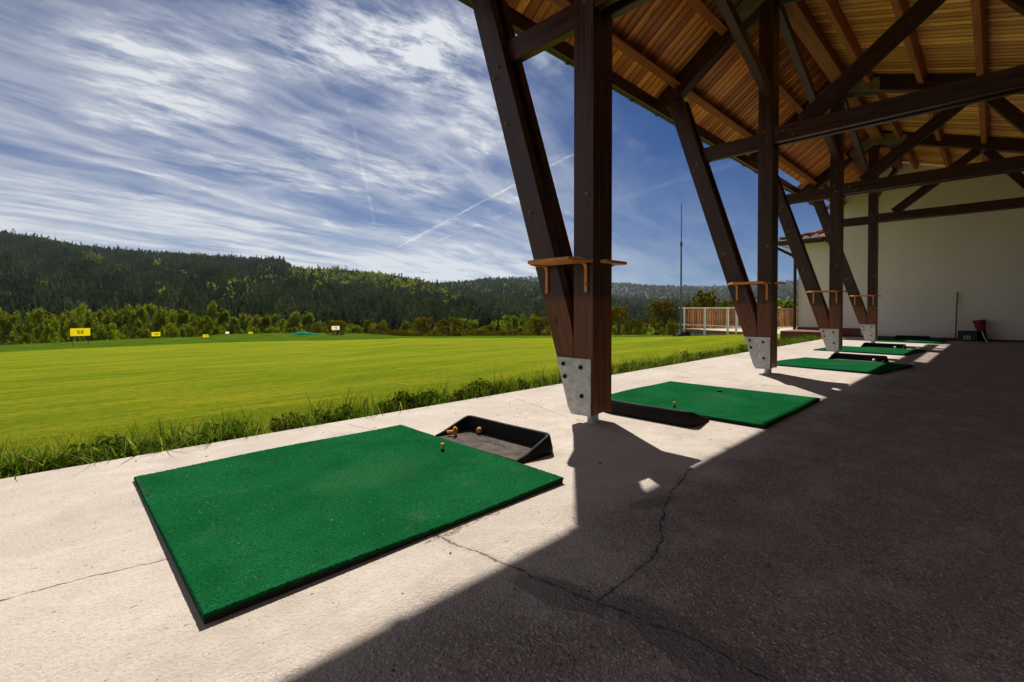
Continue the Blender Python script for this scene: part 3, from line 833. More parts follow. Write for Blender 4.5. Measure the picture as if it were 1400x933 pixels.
# ------------------------------------------------------------------ white building at the end of the slab
WX = 17.2
BG = thing('white_building', 'cream rendered building with red brick plinth and tiled roof closing the far end', 'building', (WX+4, 0, 0))
def building():
    I = Matrix.Identity(4)
    # walls: outline in (y,z) of the end wall, extruded in depth
    ex = .034
    poly = [(-6.5, -.5), (4.38, -.5), (4.38, 2.95), (3.63, 2.98), (3.42, zf(3.42)+.02), (RY, RZ+.02), (BACK, zb(BACK)+.02), (-6.5, zb(-6.5)+.02)]
    MB().prism(poly, 0, WX, WX+.4).build('wall', MAT['stucco'], BG, I)
    MB().box((WX+.4, 3.98, -.5), (WX+9, 4.38, 2.95)).build('wall', MAT['stucco'], BG, I)
    # rear wall of the shelter belongs to the same house
    MB().box((X0+.4, BACK-.35, -.3), (WX-.001, BACK-.02, zb(BACK)+.03)).build('wall', MAT['stucco'], BG, I)
    MB().box((WX-.035, 2.75, -.3), (WX+.001, 4.415, .262)).build('plinth', MAT['brick'], BG, I, .004)
    MB().box((WX-.02, BACK, .001), (WX+.001, 2.749, .055)).build('skirting', MAT['gutter'], BG, I, .003)
    MB().box((15.5, PE+.004, -.6), (WX-.04, 4.42, .185)).build('step_block', MAT['brick'], BG, I, .006)
    # hipped roof over the corner: eave facing the slab, eave facing the field
    ez, ox, oy = 2.97, 16.72, 4.83
    prof_ = lambda v: .24*v if v < 1.0 else .24+.80*(v-1.0)
    def tiles(u0, u1, P, nu, nv, run):
        pass
    V = []; Fq = []
    # tile surface: pantile waves across, small steps along the slope
    def slope(origin, along, updir, length, run, clip):
        nonlocal V, Fq
        nA = max(2, int(length/.05)); nR = int(run/.08)
        base = len(V)
        for r in range(nR+1):
            for a in range(nA+1):
                u = a*length/nA; v = r*run/nR
                lim0, lim1 = clip(v)
                u = min(max(u, lim0), lim1)
                wv = .028*(math.cos(2*math.pi*u/.22)) + (-.03*((v/.33) % 1.0))
                p = Vector(origin)+Vector(along)*u+Vector(updir)*v+Vector((0, 0, .06+wv+prof_(v)))
                V.append(p)
        for r in range(nR):
            for a in range(nA):
                i = base+r*(nA+1)+a
                Fq.append((i, i+1, i+nA+2, i+nA+1))
    c = 1.0
    # face towards the slab (rises along +x)
    slope((ox, oy, ez), (0, -1, 0), (1, 0, 0), 1.24, 3.4, lambda v: (v*c, 1.24 if v*c < 1.24 else v*c))
    # face towards the field (rises along -y)
    slope((ox, oy, ez), (1, 0, 0), (0, -1, 0), 9.4, 2.6, lambda v: (v*c, 9.4))
    mb = MB(); mb.add(V, Fq, True)
    ro = mb.build('roof', MAT['tile'], BG, I)
    so = ro.modifiers.new('thick', 'SOLIDIFY'); so.thickness = .025; so.offset = -1
    hp = MB()
    for k in range(9):
        q_ = lambda e: Vector((ox+e, oy-e, ez+.085+prof_(e))); a = q_(.05+.27*k); b = q_(.05+.27*k+.29)
        hp.tube([a, b+Vector((0, 0, -.01))], [.075, .062], 12)
    hp.build('hip_tile', MAT['tile'], ro, I)
    # soffit, gutter and downpipe
    mb = MB().box((ox+.03, 3.60, ez-.10), (WX-.001, oy-.03, ez-.075)); mb.box((WX+.0, 4.381, ez-.10), (WX+9, oy-.03, ez-.075))
    mb.build('soffit', MAT['soffit'], BG, I)
    mb = MB().box((ox+.0, 3.60, ez-.11), (ox+.028, oy, ez+.03)); mb.box((ox+.03, oy-.028, ez-.11), (WX+9, oy, ez+.03))
    mb.build('fascia_board', MAT['gutter'], BG, I)
    mb = MB().tube([(ox-.055, 3.62, ez-.01), (ox-.055, oy+.06, ez-.01)], .062, 14); mb.tube([(ox-.05, oy+.06, ez-.01), (WX+9, oy+.06, ez-.01)], .062, 14)
    g = mb.build('gutter', MAT['gutter'], BG, I)
    dp = MB().tube([(ox-.05, oy+.05, ez-.06), (ox-.05, oy+.05, ez-.18), (WX-.10, 4.52, ez-.42), (WX-.08, 4.46, ez-.55), (WX-.08, 4.46, .28), (WX-.10, 4.46, .16), (WX-.9, 4.46, .02), (WX-1.35, 4.48, -.05), (WX-1.55, 4.48, -.45)], .045, 12)
    dp.build('downpipe', MAT['gutter'], BG, I)
    # the main roof behind, closing the building to the sky
    MB().prism([(3.6, 2.96), (-6.5, 5.9), (-6.5, 6.0), (3.6, 3.06)], 0, WX+.9, WX+9).build('roof', MAT['tile'], BG, I)
building()

# ------------------------------------------------------------------ things by the far wall
t = thing('broom', 'long handled broom leaning upright on the far white wall', 'broom', (17.05, .66, 0))
I4 = Matrix.Identity(4)
MB().tube([(16.95, .68, .06), (17.17, .665, 1.27)], [.016, .014], 10).build('handle', MAT['broom'], t, I4)
MB().box((16.90, .62, .035), (16.98, .96, .075)).build('broom_head', MAT['broom'], t, I4, .006)
b = MB(); rr = random.Random(7)
for k in range(60):
    x, y = rr.uniform(16.905, 16.975), rr.uniform(.625, .955)
    b.tube([(x, y, .036), (x+rr.uniform(-.012, .012), y+rr.uniform(-.008, .008), .001)], [.006, .004], 5, smooth=False)
b.build('bristles', MAT['bristle'], t, I4)
t = thing('plastic_crate', 'black plastic crate with a pale label on the floor by the white wall', 'crate', (17.02, .45, 0))
mb = MB()
mb.box((16.86, .28, .002), (17.16, .635, .02)); mb.box((16.86, .28, .0205), (16.875, .635, .235)); mb.box((17.145, .28, .0205), (17.16, .635, .235))
mb.box((16.8755, .28, .0205), (17.1445, .295, .235)); mb.box((16.8755, .62, .0205), (17.1445, .635, .235))
mb.build('body', MAT['crate'], t, I4, .004)
mb = MB().box((16.848, .268, .2355), (16.87, .647, .262)); mb.box((17.15, .268, .2355), (17.172, .647, .262)); mb.box((16.8705, .268, .2355), (17.1495, .29, .262)); mb.box((16.8705, .625, .2355), (17.1495, .647, .262))
mb.build('rim', MAT['crate'], t, I4, .004)
MB().box((16.852, .285, .175), (16.8595, .63, .19)).build('rib', MAT['crate'], t, I4, .002)
mb = MB(); y0, y1, z0, z1 = .395, .53, .055, .14
mb.box((16.855, y0, z0), (16.8595, y1, z0+.022)); mb.box((16.855, y0, z1-.022), (16.8595, y1, z1)); mb.box((16.855, y0, z0+.0225), (16.8595, y0+.02, z1-.0225)); mb.box((16.855, y1-.02, z0+.0225), (16.8595, y1, z1-.0225))
mb.box((16.8545, .45, .085), (16.8595, .475, .11))
mb.build('label', MAT['label'], t, I4)
t = thing('standing_bag', 'small dark red bag with a bright metal leg standing by the white wall', 'bag', (17.0, .17, 0))
Mb = Matrix.Translation((17.0, .165, .02)) @ Matrix.Rotation(R(-9), 4, 'X')
MB().lathe([(0, .0), (.070, 0), (.078, .02), (.074, .16), (.085, .26)], 20).build('lower_body', MAT['rubber'], t, Mb)
MB().lathe([(.086, .262), (.108, .40), (.122, .50), (.124, .53), (.108, .535), (.10, .50), (.0, .45)], 20).build('upper_body', MAT['redbag'], t, Mb)
MB().tube([(16.89, .19, .27), (16.86, .15, .12), (16.85, .10, .004)], .011, 8).build('leg', MAT['chrome'], t, I4)

# ------------------------------------------------------------------ terrain
# control columns of the photo: brow of the field (row, depth) and edge of the mown part (row)
CR_X = np.array([-900, -300, 0, 100, 200, 270, 300, 350, 400, 460, 500, 520, 550, 650, 800, 930, 1000, 1060, 1150, 1400, 2200.])
CR_Y = np.array([505, 488, 474.5, 469.5, 464.5, 462.5, 459, 457.3, 456.8, 457, 458, 459.5, 462.3, 462.3, 462, 460.5, 458, 457, 452, 450, 450.])
CR_W = np.array([20, 40, 44, 46, 50, 54, 58, 60, 60, 60, 58, 54, 48, 44, 38, 30, 27, 26, 26, 26, 26.])
ED_Y = np.array([520, 500, 482, 477, 473, 470, 469, 467.5, 466.5, 465.5, 464.5, 464, 462.6, 462.5, 462.1, 460.6, 458.1, 457.1, 452.1, 450.1, 450.1])
def terrain():
    th = np.concatenate([np.linspace(-180, -62, 40)[:-1], np.linspace(-62, 62, 420), np.linspace(62, 180, 40)[1:]])   # angle left of the view axis is negative
    rr_ = np.concatenate([[0.], np.geomspace(.6, 14, 70), np.linspace(14.3, 75, 120), np.geomspace(77, 9000, 70)])
    V = np.zeros((len(th), len(rr_), 3)); RG = np.zeros((len(th), len(rr_)))
    for i, a in enumerate(th):
        ar = math.radians(a); ca = math.cos(ar)
        d = Vector((math.cos(YAW-ar), math.sin(YAW-ar)))
        if abs(a) < 60: x = 700+F*math.tan(ar)
        else: x = -900 if a < 0 else 2200
        cae = max(ca, .35)
        yc = np.interp(x, CR_X, CR_Y); wc = np.interp(x, CR_X, CR_W); ye = np.interp(x, CR_X, ED_Y)
        Rc = wc/cae; zc = EYE-wc*(yc-424.28)/F
        # distance at which this bearing leaves the slab
        R0 = PE/d.y if d.y > .05 else 60.
        z0 = -.11
        Re = Rc*.70; we = Re*cae; ze = EYE-we*(ye-424.28)/F
        for j, r in enumerate(rr_):
            if R0 > Rc*.8:
                z = -.16 - max(0, r-20)*.02
                z = max(z, -9)
                g = 1. if r > 24 else 0.
            else:
                if r <= R0: z = z0-.04
                elif r <= Re:
                    t = (r-R0)/(Re-R0); z = z0+(ze-z0)*t
                elif r <= Rc:
                    t = (r-Re)/(Rc-Re); t2 = t*t*(3-2*t); z = ze+(zc-ze)*(.35*t+.65*t2)
                else:
                    k = r-Rc; z = zc-.004*k*k if k < 12 else zc-.576-.096*(k-12)
                    z = max(z, -17.5)
                g = (r-Re)/max(Rc-Re, 1)*4
            V[i, j] = (d.x*r, d.y*r, z); RG[i, j] = min(max(g+.5, 0), 1)
    n, m = len(th), len(rr_)
    idx = np.arange(n*m).reshape(n, m)
    Fq = np.stack([idx[:-1, :-1], idx[:-1, 1:], idx[1:, 1:], idx[1:, :-1]], -1).reshape(-1, 4)[:, ::-1]
    me = np_mesh('ground', V.reshape(-1, 3), Fq, RG.ravel(), smooth=True, attr='rough')
    o = link('ground', me, MAT['ground']); tag(o, kind='structure')
    return o
GROUND = terrain()
from mathutils.bvhtree import BVHTree
_me = GROUND.data
BV = BVHTree.FromPolygons([v.co for v in _me.vertices], [tuple(p.vertices) for p in _me.polygons])
def gz(x, y):
    h = BV.ray_cast(Vector((x, y, 500)), Vector((0, 0, -1)))
    return h[0].z if h[0] else -17.5

# ------------------------------------------------------------------ distance signs on the range
GLY = {'0': 'abcdef', '1': 'bc', '2': 'abged', '5': 'afgcd', '7': 'abc', '6': 'afgedc'}
def digits(text, x0, z0, w, h, gap, th, yb):
    mb = MB(); x = x0
    for ch in text:
        s = GLY[ch]; t = th
        hm = h/2
        bars = {'a': (x, z0+h-t, x+w, z0+h), 'd': (x, z0, x+w, z0+t), 'g': (x, z0+hm-t/2, x+w, z0+hm+t/2),
                'f': (x, z0+hm, x+t, z0+h-t), 'b': (x+w-t, z0+hm, x+w, z0+h-t), 'e': (x, z0+t, x+t, z0+hm), 'c': (x+w-t, z0+t, x+w, z0+hm)}
        for k in s:
            a, b, c, d = bars[k]; e = {'a': 0, 'd': 0, 'g': .0007, 'f': .0014, 'b': .0014, 'e': .0021, 'c': .0021}[k]
            mb.box((a, yb-.004-e, b), (c, yb+.004, d))
        x += w+gap
    return mb
def sign(x, ytop, ybot, yfoot, w, wpx, text, board, ink, label, tilt=0.):
    """board seen between the rows ytop..ybot at column x, standing at depth w"""
    px, py = site(x, w); g = gz(px, py)
    z1 = zat(ytop, w); z0 = zat(ybot, w)
    bw = wpx*w/F*math.cos(math.atan((x-700)/F))
    yaw = math.atan2(py, px)-math.pi/2+tilt
    base = min(g, zat(yfoot, w))
    t = thing('range_sign', label, 'sign', (px, py, base), yaw, 'distance signs on the range')
    H0, H1 = z0-base, z1-base
    wm = world(t)
    MB().add([(-bw/2, 0, H0), (bw/2, 0, H0), (bw/2, 0, H1), (-bw/2, 0, H1)], [(0, 1, 2, 3)]).build('panel', board, t, wm)
    for s in (-1, 1):
        MB().box((s*bw*.40-.02, .0135, -.3), (s*bw*.40+.02, .05, H0+.03)).build('leg', MAT['mast'], t, wm)
    if text:
        n = len(text); hh = (H1-H0)*.42; cw = hh*.62; gp = hh*.22
        tot = n*cw+(n-1)*gp
        digits(text, -tot/2, (H0+H1)/2-hh/2, cw, hh, gp, hh*.2, -.008).build('number', ink, t, wm)
    return t
sign(109.5, 449, 459.5, 468.5, 38, 27.5, '50', MAT['yellow'], MAT['black_paint'], 'large yellow sign with the number 50, nearest at the left', .05)
sign(213, 454.3, 460, 464, 49, 12, '100', MAT['yellow'], MAT['red_paint'], 'small yellow sign with a dark red number, second from the left')
sign(281, 457.6, 461.2, 463.5, 55, 8, '150', MAT['yellow'], MAT['black_paint'], 'tiny yellow sign low on the grass, third from the left')
sign(310.5, 453.7, 456.6, 459.5, 62, 5.2, None, MAT['white'], None, 'tiny white sign on the grass brow, between two tiny yellow signs')
sign(342.5, 454, 457, 459.5, 62, 5.8, '200', MAT['yellow'], MAT['black_paint'], 'tiny yellow sign on the grass brow, right of the tiny white one')
sign(458.8, 446, 451.3, 458.5, 56, 11, '75', MAT['cream'], MAT['black_paint'], 'cream sign with the number 75 standing before an orange-tinged bush')
def tarp():
    px, py = site(416, 58); g = gz(px, py); yaw = math.atan2(py, px)-math.pi/2
    n, m = 30, 12; V = []; rr = random.Random(2)
    for i in range(n+1):
        for j in range(m+1):
            u, v = i/n*2-1, j/m*2-1
            hgt = max(0, (1-abs(u)**2.2)*(1-abs(v)**2))
            V.append((u*1.45, v*.9, .02+.26*hgt*(1.1-.35*u)+.04*math.sin(9*u+3*v)*hgt+rr.uniform(-.012, .012)))
    f = [(i*(m+1)+j, (i+1)*(m+1)+j, (i+1)*(m+1)+j+1, i*(m+1)+j+1) for i in range(n) for j in range(m)]
    o = MB().add(V, f, True).build('target_tarpaulin', MAT['teal'], None, Matrix.Translation((px, py, max(g, zat(457.6, 58)))) @ Matrix.Rotation(yaw, 4, 'Z'))
    s = o.modifiers.new('thick', 'SOLIDIFY'); s.thickness = .02
    tag(o, 'low teal green tarpaulin heap lying on the grass brow', 'tarpaulin')
tarp()

# ------------------------------------------------------------------ railed deck and mast
def deck():
    A = Vector((*site(934, 23.4), 0)); B = Vector((*site(1012, 20.2), 0))
    d = (B-A).normalized(); L = (B-A).length; nrm = Vector((-d.y, d.x, 0))
    if nrm.dot(Vector((fw.x, fw.y, 0))) < 0: nrm = -nrm          # away from the camera
    dk = thing('raised_deck', 'raised wooden deck on a grey concrete base, at the left of the white building', 'deck', A)
    M = Matrix((d, nrm, Vector((0, 0, 1)))).transposed().to_4x4(); M.translation = A
    LL = 5.4; DP = 9.0
    MB().box((0, .03, -.7), (LL, DP-.05, -.26)).build('base', MAT['grey_concrete'], dk, M)
    mb = MB(); y = -.02
    while y < DP:
        mb.box((-.06, y, -.145), (LL, y+.135, -.118)); y += .142
    mb.build('decking', MAT['deck'], dk, M)
    MB().box((-.04, -.035, -.258), (LL, -.021, -.122)).build('edge_board', MAT['purlin'], dk, M)
    MB().box((-.0, -.02, -.2595), (LL, DP-.1, -.1465)).build('joists', MAT['timber'], dk, M)
    r = thing('white_railing', 'white painted steel railing along the front edge of the deck', 'railing', A)
    MB().box((-.22, -.09, .885), (LL, -.04, .925)).build('top_rail', MAT['white_metal'], r, M, .006)
    MB().box((-.22, -.085, .07), (LL, -.05, .105)).build('bottom_rail', MAT['white_metal'], r, M, .004)
    for px_ in (938, 966, 998, 1009.5):
        # find the place along the rail seen at this column
        dd = ground_dir(px_); k = None
        den = dd.x*d.y-dd.y*d.x
        k = (A.y*dd.x-A.x*dd.y)/-den if abs(den) > 1e-9 else 0
        k = -(A.x*dd.y-A.y*dd.x)/(d.x*dd.y-d.y*dd.x)
        MB().box((k-.04, -.14, -.75), (k+.04, -.0905, .884)).build('post', MAT['white_metal'], r, M, .005)
    # picket fence along the far side of the deck
    f = thing('picket_fence', 'brown wooden picket fence along the far side of the deck', 'fence', A)
    V = []; Fc = []; T = []; UV = []
    y = .0; xx = .12
    while y < DP:
        o = len(V); hgt = .85
        q = [(xx, y, -.06), (xx+.02, y, -.06), (xx+.02, y+.092, -.06), (xx, y+.092, -.06)]
        V += [M @ Vector(p) for p in q]+[M @ Vector((p[0], p[1], hgt)) for p in q]
        fs = [(3, 2, 1, 0), (4, 5, 6, 7), (0, 1, 5, 4), (1, 2, 6, 5), (2, 3, 7, 6), (3, 0, 4, 7)]
        Fc += [tuple(i+o for i in k) for k in fs]; T += [random.random()]*8
        for k in fs: UV += [(0 if i < 4 else .9, .1*(i % 2)) for i in k]
        y += .155
    me = np_mesh('pickets', [tuple(v) for v in V], Fc, T, attr='board')
    me.uv_layers.new(name='UVMap').data.foreach_set('uv', np.asarray(UV, np.float32).ravel())
    link('pickets', me, MAT['fence'], f, I4)
    MB().box((xx-.04, 0, .70), (xx-.001, DP, .77)).build('rail', MAT['purlin'], f, M)
    MB().box((xx-.04, 0, .04), (xx-.001, DP, .11)).build('rail', MAT['purlin'], f, M)
    MB().box((xx-.05, -.03, .852), (xx+.04, DP, .89)).build('cap_rail', MAT['deck'], f, M, .004)
    y = .05
    while y < DP:
        MB().box((xx-.13, y, -.118), (xx-.041, y+.09, .84)).build('post', MAT['purlin'], f, M); y += 1.85
deck()
def mast():
    x, y = site(931, 22.5); g = gz(x, y)
    t = thing('slim_mast', 'tall thin grey mast with a dark weighted foot on the lawn', 'mast', (x, y, g))
    MB().tube([(x, y, g+.1), (x, y, zat(334, 22.5))], [.045, .038], 12).build('lower_tube', MAT['mast'], t, I4)
    MB().tube([(x, y, zat(334, 22.5)+.001), (x, y, zat(279, 22.5))], [.026, .018], 10).build('upper_tube', MAT['mast'], t, I4)
    zc = zat(334, 22.5)
    MB().lathe([(.040, -.10), (.060, -.09), (.060, .07), (.028, .10)], 14, (x, y, zc)).build('clamp', MAT['bark'], t, I4)
    mb = MB(); V = []; n, m = 18, 8; rr = random.Random(4)
    dx, dy = rt.x, rt.y
    for j in range(m+1):
        f_ = j/m; prof = math.sqrt(max(0, 1-f_**2.4))
        for k in range(n):
            a = 2*math.pi*k/n
            lx, ly = math.cos(a)*.33*prof+.12+.10*f_, math.sin(a)*.22*prof
            V.append((x+lx*dx-ly*dy, y+lx*dy+ly*dx, g-.03+.30*f_+rr.uniform(-.012, .012)+.04*math.sin(3*a)*f_))
    F_ = [(j*n+k, j*n+(k+1) % n, (j+1)*n+(k+1) % n, (j+1)*n+k) for j in range(m) for k in range(n)]
    mb.add(V, F_, True); mb.build('weighted_foot', MAT['rubber'], t, I4)
mast()

# ------------------------------------------------------------------ foliage
def leaf_cloud(centers, radii, n_per, size, rng, flat=.35, squash=(1, 1, 1), inner=.35):
    """leaf-sized faces scattered through clumps; returns vertices, quads, tint"""
    C = np.repeat(np.asarray(centers, float), n_per, 0); Rr = np.repeat(np.asarray(radii, float), n_per)
    N = len(C)
    d = rng.normal(size=(N, 3)); d /= np.linalg.norm(d, axis=1, keepdims=True)
    rad = Rr*(inner+(1-inner)*rng.random(N)**.6)
    p = C+d*rad[:, None]*np.asarray(squash)
    nrm = d*.7+rng.normal(size=(N, 3))*.6+np.array([0, 0, flat]); nrm /= np.linalg.norm(nrm, axis=1, keepdims=True)
    a = np.cross(nrm, rng.normal(size=(N, 3))); a /= np.linalg.norm(a, axis=1, keepdims=True); b = np.cross(nrm, a)
    s = size*(.6+.8*rng.random(N))[:, None]
    V = np.stack([p-a*s, p-b*s*.62+nrm*s*.12, p+a*s, p+b*s*.62+nrm*s*.12], 1).reshape(-1, 3)
    Fq = np.arange(N*4).reshape(N, 4)
    ct = np.repeat(rng.random(len(centers)), n_per)
    t = np.clip(.45*ct+.55*rng.random(N), 0, 1)
    return V, Fq, np.repeat(t, 4)
def crown_mesh(name, H, W, kind, seed, mat):
    rng = np.random.default_rng(seed); cs = []; rs = []
    if kind == 'birch':          # tall oval crown of upward clumps
        for k in range(34):
            z = rng.uniform(.12, .97); w = math.sin(math.pi*min(1, (z*.92+.04)))**.75*(1.12-.55*z)
            a = rng.uniform(0, 6.28); r = w*W/2*math.sqrt(rng.uniform(.1, 1))
            cs.append((r*math.cos(a), r*math.sin(a), z*H)); rs.append(W*rng.uniform(.11, .20))
        V, Fq, t = leaf_cloud(cs, rs, 85, W*.040, rng, .2, (1, 1, 1.35), .2)
    elif kind == 'round':
        for k in range(34):
            z = rng.uniform(.16, .95); w = math.sqrt(max(0.05, 1-((z-.52)/.5)**2))
            a = rng.uniform(0, 6.28); r = w*W/2*math.sqrt(rng.uniform(.15, 1))*.92
            cs.append((r*math.cos(a), r*math.sin(a), z*H)); rs.append(W*rng.uniform(.09, .17))
        V, Fq, t = leaf_cloud(cs, rs, 95, W*.032, rng, .3, (1, 1, 1), .2)
    elif kind == 'haw':          # broad, ragged, airy bush with shoots poking out
        for k in range(110):
            z = rng.uniform(.04, .95); w = math.sqrt(max(0.03, 1-((z-.42)/.60)**2))*(1+.22*math.sin(3*z*6.28+seed))
            a = rng.uniform(0, 6.28); r = w*W/2*math.sqrt(rng.uniform(.10, 1.0))*(1+.18*math.sin(2*a+seed))
            cs.append((r*math.cos(a), r*math.sin(a), z*H)); rs.append(W*rng.uniform(.03, .085))
        for k in range(34):          # shoots: short strings of small clumps leaning outwards
            a = rng.uniform(0, 6.28); r = W/2*rng.uniform(.15, .75); z0 = .72-.25*(2*r/W)
            for q in range(3):
                cs.append(((r+q*.02*W)*math.cos(a), (r+q*.02*W)*math.sin(a), H*(z0+.10*q+rng.uniform(0, .05)))); rs.append(W*(.045-.011*q))
        V, Fq, t = leaf_cloud(cs, rs, 48, W*.0150, rng, .35, (1, 1, 1), .1)
    else:                        # spruce: drooping whorls
        for k in range(70):
            z = rng.uniform(.04, 1)**1.15; w = (1-z)**.85
            a = rng.uniform(0, 6.28); r = w*W/2*rng.uniform(.35, 1)
            cs.append((r*math.cos(a), r*math.sin(a), z*H)); rs.append(W*(.05+.11*(1-z)))
        V, Fq, t = leaf_cloud(cs, rs, 40, W*.034, rng, .4, (1, 1, .55))
    me = np_mesh(name, V, Fq, t); me.materials.append(mat); return me
def trunk_mesh(name, H, W, kind, seed, mat):
    rr = random.Random(seed); mb = MB()
    if kind == 'haw':
        for s in range(4):
            a = rr.uniform(0, 6.28); ex, ey = math.cos(a), math.sin(a)
            p = [(ex*.05*W*.3, ey*.05*W*.3, -.2), (ex*W*.06, ey*W*.06, H*.22), (ex*W*.17, ey*W*.17, H*.5), (ex*W*.28, ey*W*.28, H*.8)]
            mb.tube(p, [W*.022, W*.018, W*.012, W*.004], 7)
            for b in range(3):
                q = Vector(p[1]).lerp(Vector(p[2]), rr.random()); e = Vector((rr.uniform(-1, 1), rr.uniform(-1, 1), rr.uniform(.3, 1)))*W*.2
                mb.tube([q, q+e*.5, q+e], [W*.009, W*.006, W*.002], 5)
    else:
        top = H*.93
        pts = [(rr.uniform(-.015, .015)*H*k/6, rr.uniform(-.015, .015)*H*k/6, -.3 if k == 0 else top*k/6) for k in range(7)]
        r0 = H*(.014 if kind != 'spruce' else .013)
        mb.tube(pts, [r0*(1-.85*k/6) for k in range(7)], 8)
        for b in range(9):
            k = rr.uniform(.22, .8); q = Vector(pts[int(k*6)]).lerp(Vector(pts[min(6, int(k*6)+1)]), rr.random())
            a = rr.uniform(0, 6.28); l = W*.38*(1-k*.6)
            e = Vector((math.cos(a)*l, math.sin(a)*l, l*(.9 if kind == 'birch' else .35 if kind == 'round' else -.1)))
            mb.tube([q, q+e*.5+Vector((0, 0, l*.08)), q+e], [r0*.4, r0*.25, r0*.08], 5)
    me = mb.mesh(name); me.materials.append(mat); return me
LIB = {}
def proto(kind, v):
    k = (kind, v)
    if k not in LIB:
        leaf = {'birch': 'birch', 'round': 'birch', 'haw': 'haw', 'spruce': 'spruce'}[kind]
        bark = 'birchbark' if kind == 'birch' else 'bark'
        Wd = {'birch': .52, 'round': .80, 'haw': 1.25, 'spruce': .40}[kind]
        LIB[k] = (crown_mesh('crown', 1., Wd, kind, 31*v+len(kind), MAT[leaf]), trunk_mesh('trunk', 1., Wd, kind, 5*v+1, MAT[bark]), Wd)
    return LIB[k]
def tree(name, kind, v, x, w, ytop, wpx, label, cat, group=None, sink=.0, base=None):
    """a tree whose top is seen at row ytop, at depth w; wpx is its crown width in the photo"""
    px, py = site(x, w); g = gz(px, py)-sink if base is None else base
    H = zat(ytop, w)-g
    cm, tm, Wd = proto(kind, v)
    sx = wpx*w/F/Wd
    t = thing(name, label, cat, (px, py, g), random.uniform(0, 6.28), group)
    for nm, me in (('crown', cm), ('trunk', tm)):
        o = link(nm, me, None, t); o.scale = (sx, sx, H)
    return t
# light birches and other young broadleaf trees beyond the brow, left of the cream sign
rr = random.Random(12)
GR_B = 'light green trees in a row beyond the range'
row = [(6, 424, 30, 'round'), (20, 432, 26, 'birch'), (36, 424, 26, 'round'), (52, 426, 34, 'round'), (70, 434, 24, 'birch'), (84, 428, 24, 'round'), (98, 424, 26, 'round'), (112, 421, 30, 'round'), (128, 426, 26, 'round'),
       (143, 424, 28, 'round'), (160, 421, 28, 'round'), (175, 422, 24, 'birch'), (188, 418, 26, 'round'), (204, 416, 30, 'birch'), (221, 421, 24, 'birch'), (236, 428, 26, 'round'), (250, 425, 24, 'birch'), (264, 430, 22, 'birch'),
       (278, 432, 24, 'round'), (291, 418, 26, 'birch'), (305, 424, 24, 'birch'), (319, 434, 22, 'birch'), (335, 429, 24, 'birch'), (352, 434, 22, 'round'), (364, 432, 22, 'birch'), (378, 430, 24, 'birch'), (391, 436, 20, 'round'), (404, 430, 28, 'birch'), (420, 428, 26, 'birch'), (438, 440, 20, 'round')]
for i, (x, yt, wp, kd) in enumerate(row):
    tree('birch_tree' if kd == 'birch' else 'broadleaf_tree', kd, i % 4, x, 120+rr.uniform(-12, 25), yt-1, wp*1.15,
         'slender light green birch in the tree row beyond the range' if kd == 'birch' else 'round light green tree in the tree row beyond the range', 'tree', GR_B, 1.0)
for i, (x, yt, wp) in enumerate([(64, 440, 20), (150, 441, 26), (190, 446, 20), (232, 444, 20), (256, 446, 20), (300, 446, 18), (345, 446, 16), (372, 448, 20), (398, 447, 16)]):
    tree('broadleaf_bush', 'round', i % 4, x, 88+rr.uniform(-6, 6), yt, wp*1.2, 'low dark green bush at the foot of the tree row', 'bush', 'low bushes below the tree row', .6)
tree('broadleaf_bush', 'round', 1, 36, 60, 455, 21, 'round bright green bush at the brow left of the 50 sign', 'bush', None, .3)
tree('broadleaf_bush', 'round', 2, 13, 60, 467, 9, 'smallest green bush at the brow, at the left edge of the photo', 'bush', None, .2)
# dark spruces among and behind them
for i, (x, yt, wp) in enumerate([(-4, 418, 26), (22, 420, 22), (44, 416, 20), (66, 424, 22), (86, 420, 22), (128, 416, 20), (216, 424, 18), (246, 420, 18), (326, 420, 18), (350, 424, 16), (443, 424, 16), (453, 428, 18), (470, 426, 20), (488, 424, 20), (520, 430, 18), (538, 434, 16)]):
    tree('spruce_tree', 'spruce', i % 3, x, 185+rr.uniform(-20, 20), yt, wp, 'dark spruce standing among and behind the light tree row', 'tree', 'dark spruces behind the light trees', 1.)
# bushes and small trees along the right half of the brow
bush = [(460, 50+8, 437, 32, 'haw', 'orange-tinged bush behind the cream number sign', 0), (432, 70, 447, 22, 'haw', 'low purple-brown bush between the teal tarpaulin and the cream sign', 1),
        (487, 70, 446, 20, 'round', 'small grey-green bush right of the cream sign', 2), (503, 66, 437, 15, 'birch', 'narrow upright dark green bush right of the cream sign', 1),
        (520, 62, 443, 18, 'haw', 'small yellow-green bush where the grass brow ends', 2), (546, 58, 452, 36, 'haw', 'low ochre bush, left of the two big brown-green hawthorns', 3),
        (576, 54, 433, 30, 'haw', 'upright brown-green hawthorn, left of the broadest one', 0), (615, 52, 434, 46, 'haw', 'broadest rounded brown-green hawthorn on the brow', 1),
        (655, 56, 450, 30, 'haw', 'low ochre bush right of the broadest hawthorn', 2), (684, 58, 452, 26, 'haw', 'low brownish bush before two dark conifers', 3),
        (739, 50, 433, 44, 'haw', 'golden brown bush just left of the nearest timber brace', 2), (846, 42, 418, 34, 'haw', 'tall olive hawthorn just right of the nearest post', 3),
        (871, 42, 436, 28, 'haw', 'low olive bush between two taller hawthorns, right of the nearest post', 1), (905, 36, 408, 48, 'haw', 'tall airy hawthorn left of the slim mast', 0),
        (922, 30, 440, 30, 'haw', 'low bush at the foot of the slim mast', 2), (965, 36, 395, 46, 'haw', 'tall yellow-green hawthorn behind the white railing', 1),
        (995, 40, 408, 36, 'haw', 'hawthorn behind the railing, close to the second brace', 3), (942, 38, 412, 22, 'haw', 'small hawthorn right of the slim mast, behind the deck corner', 2)]
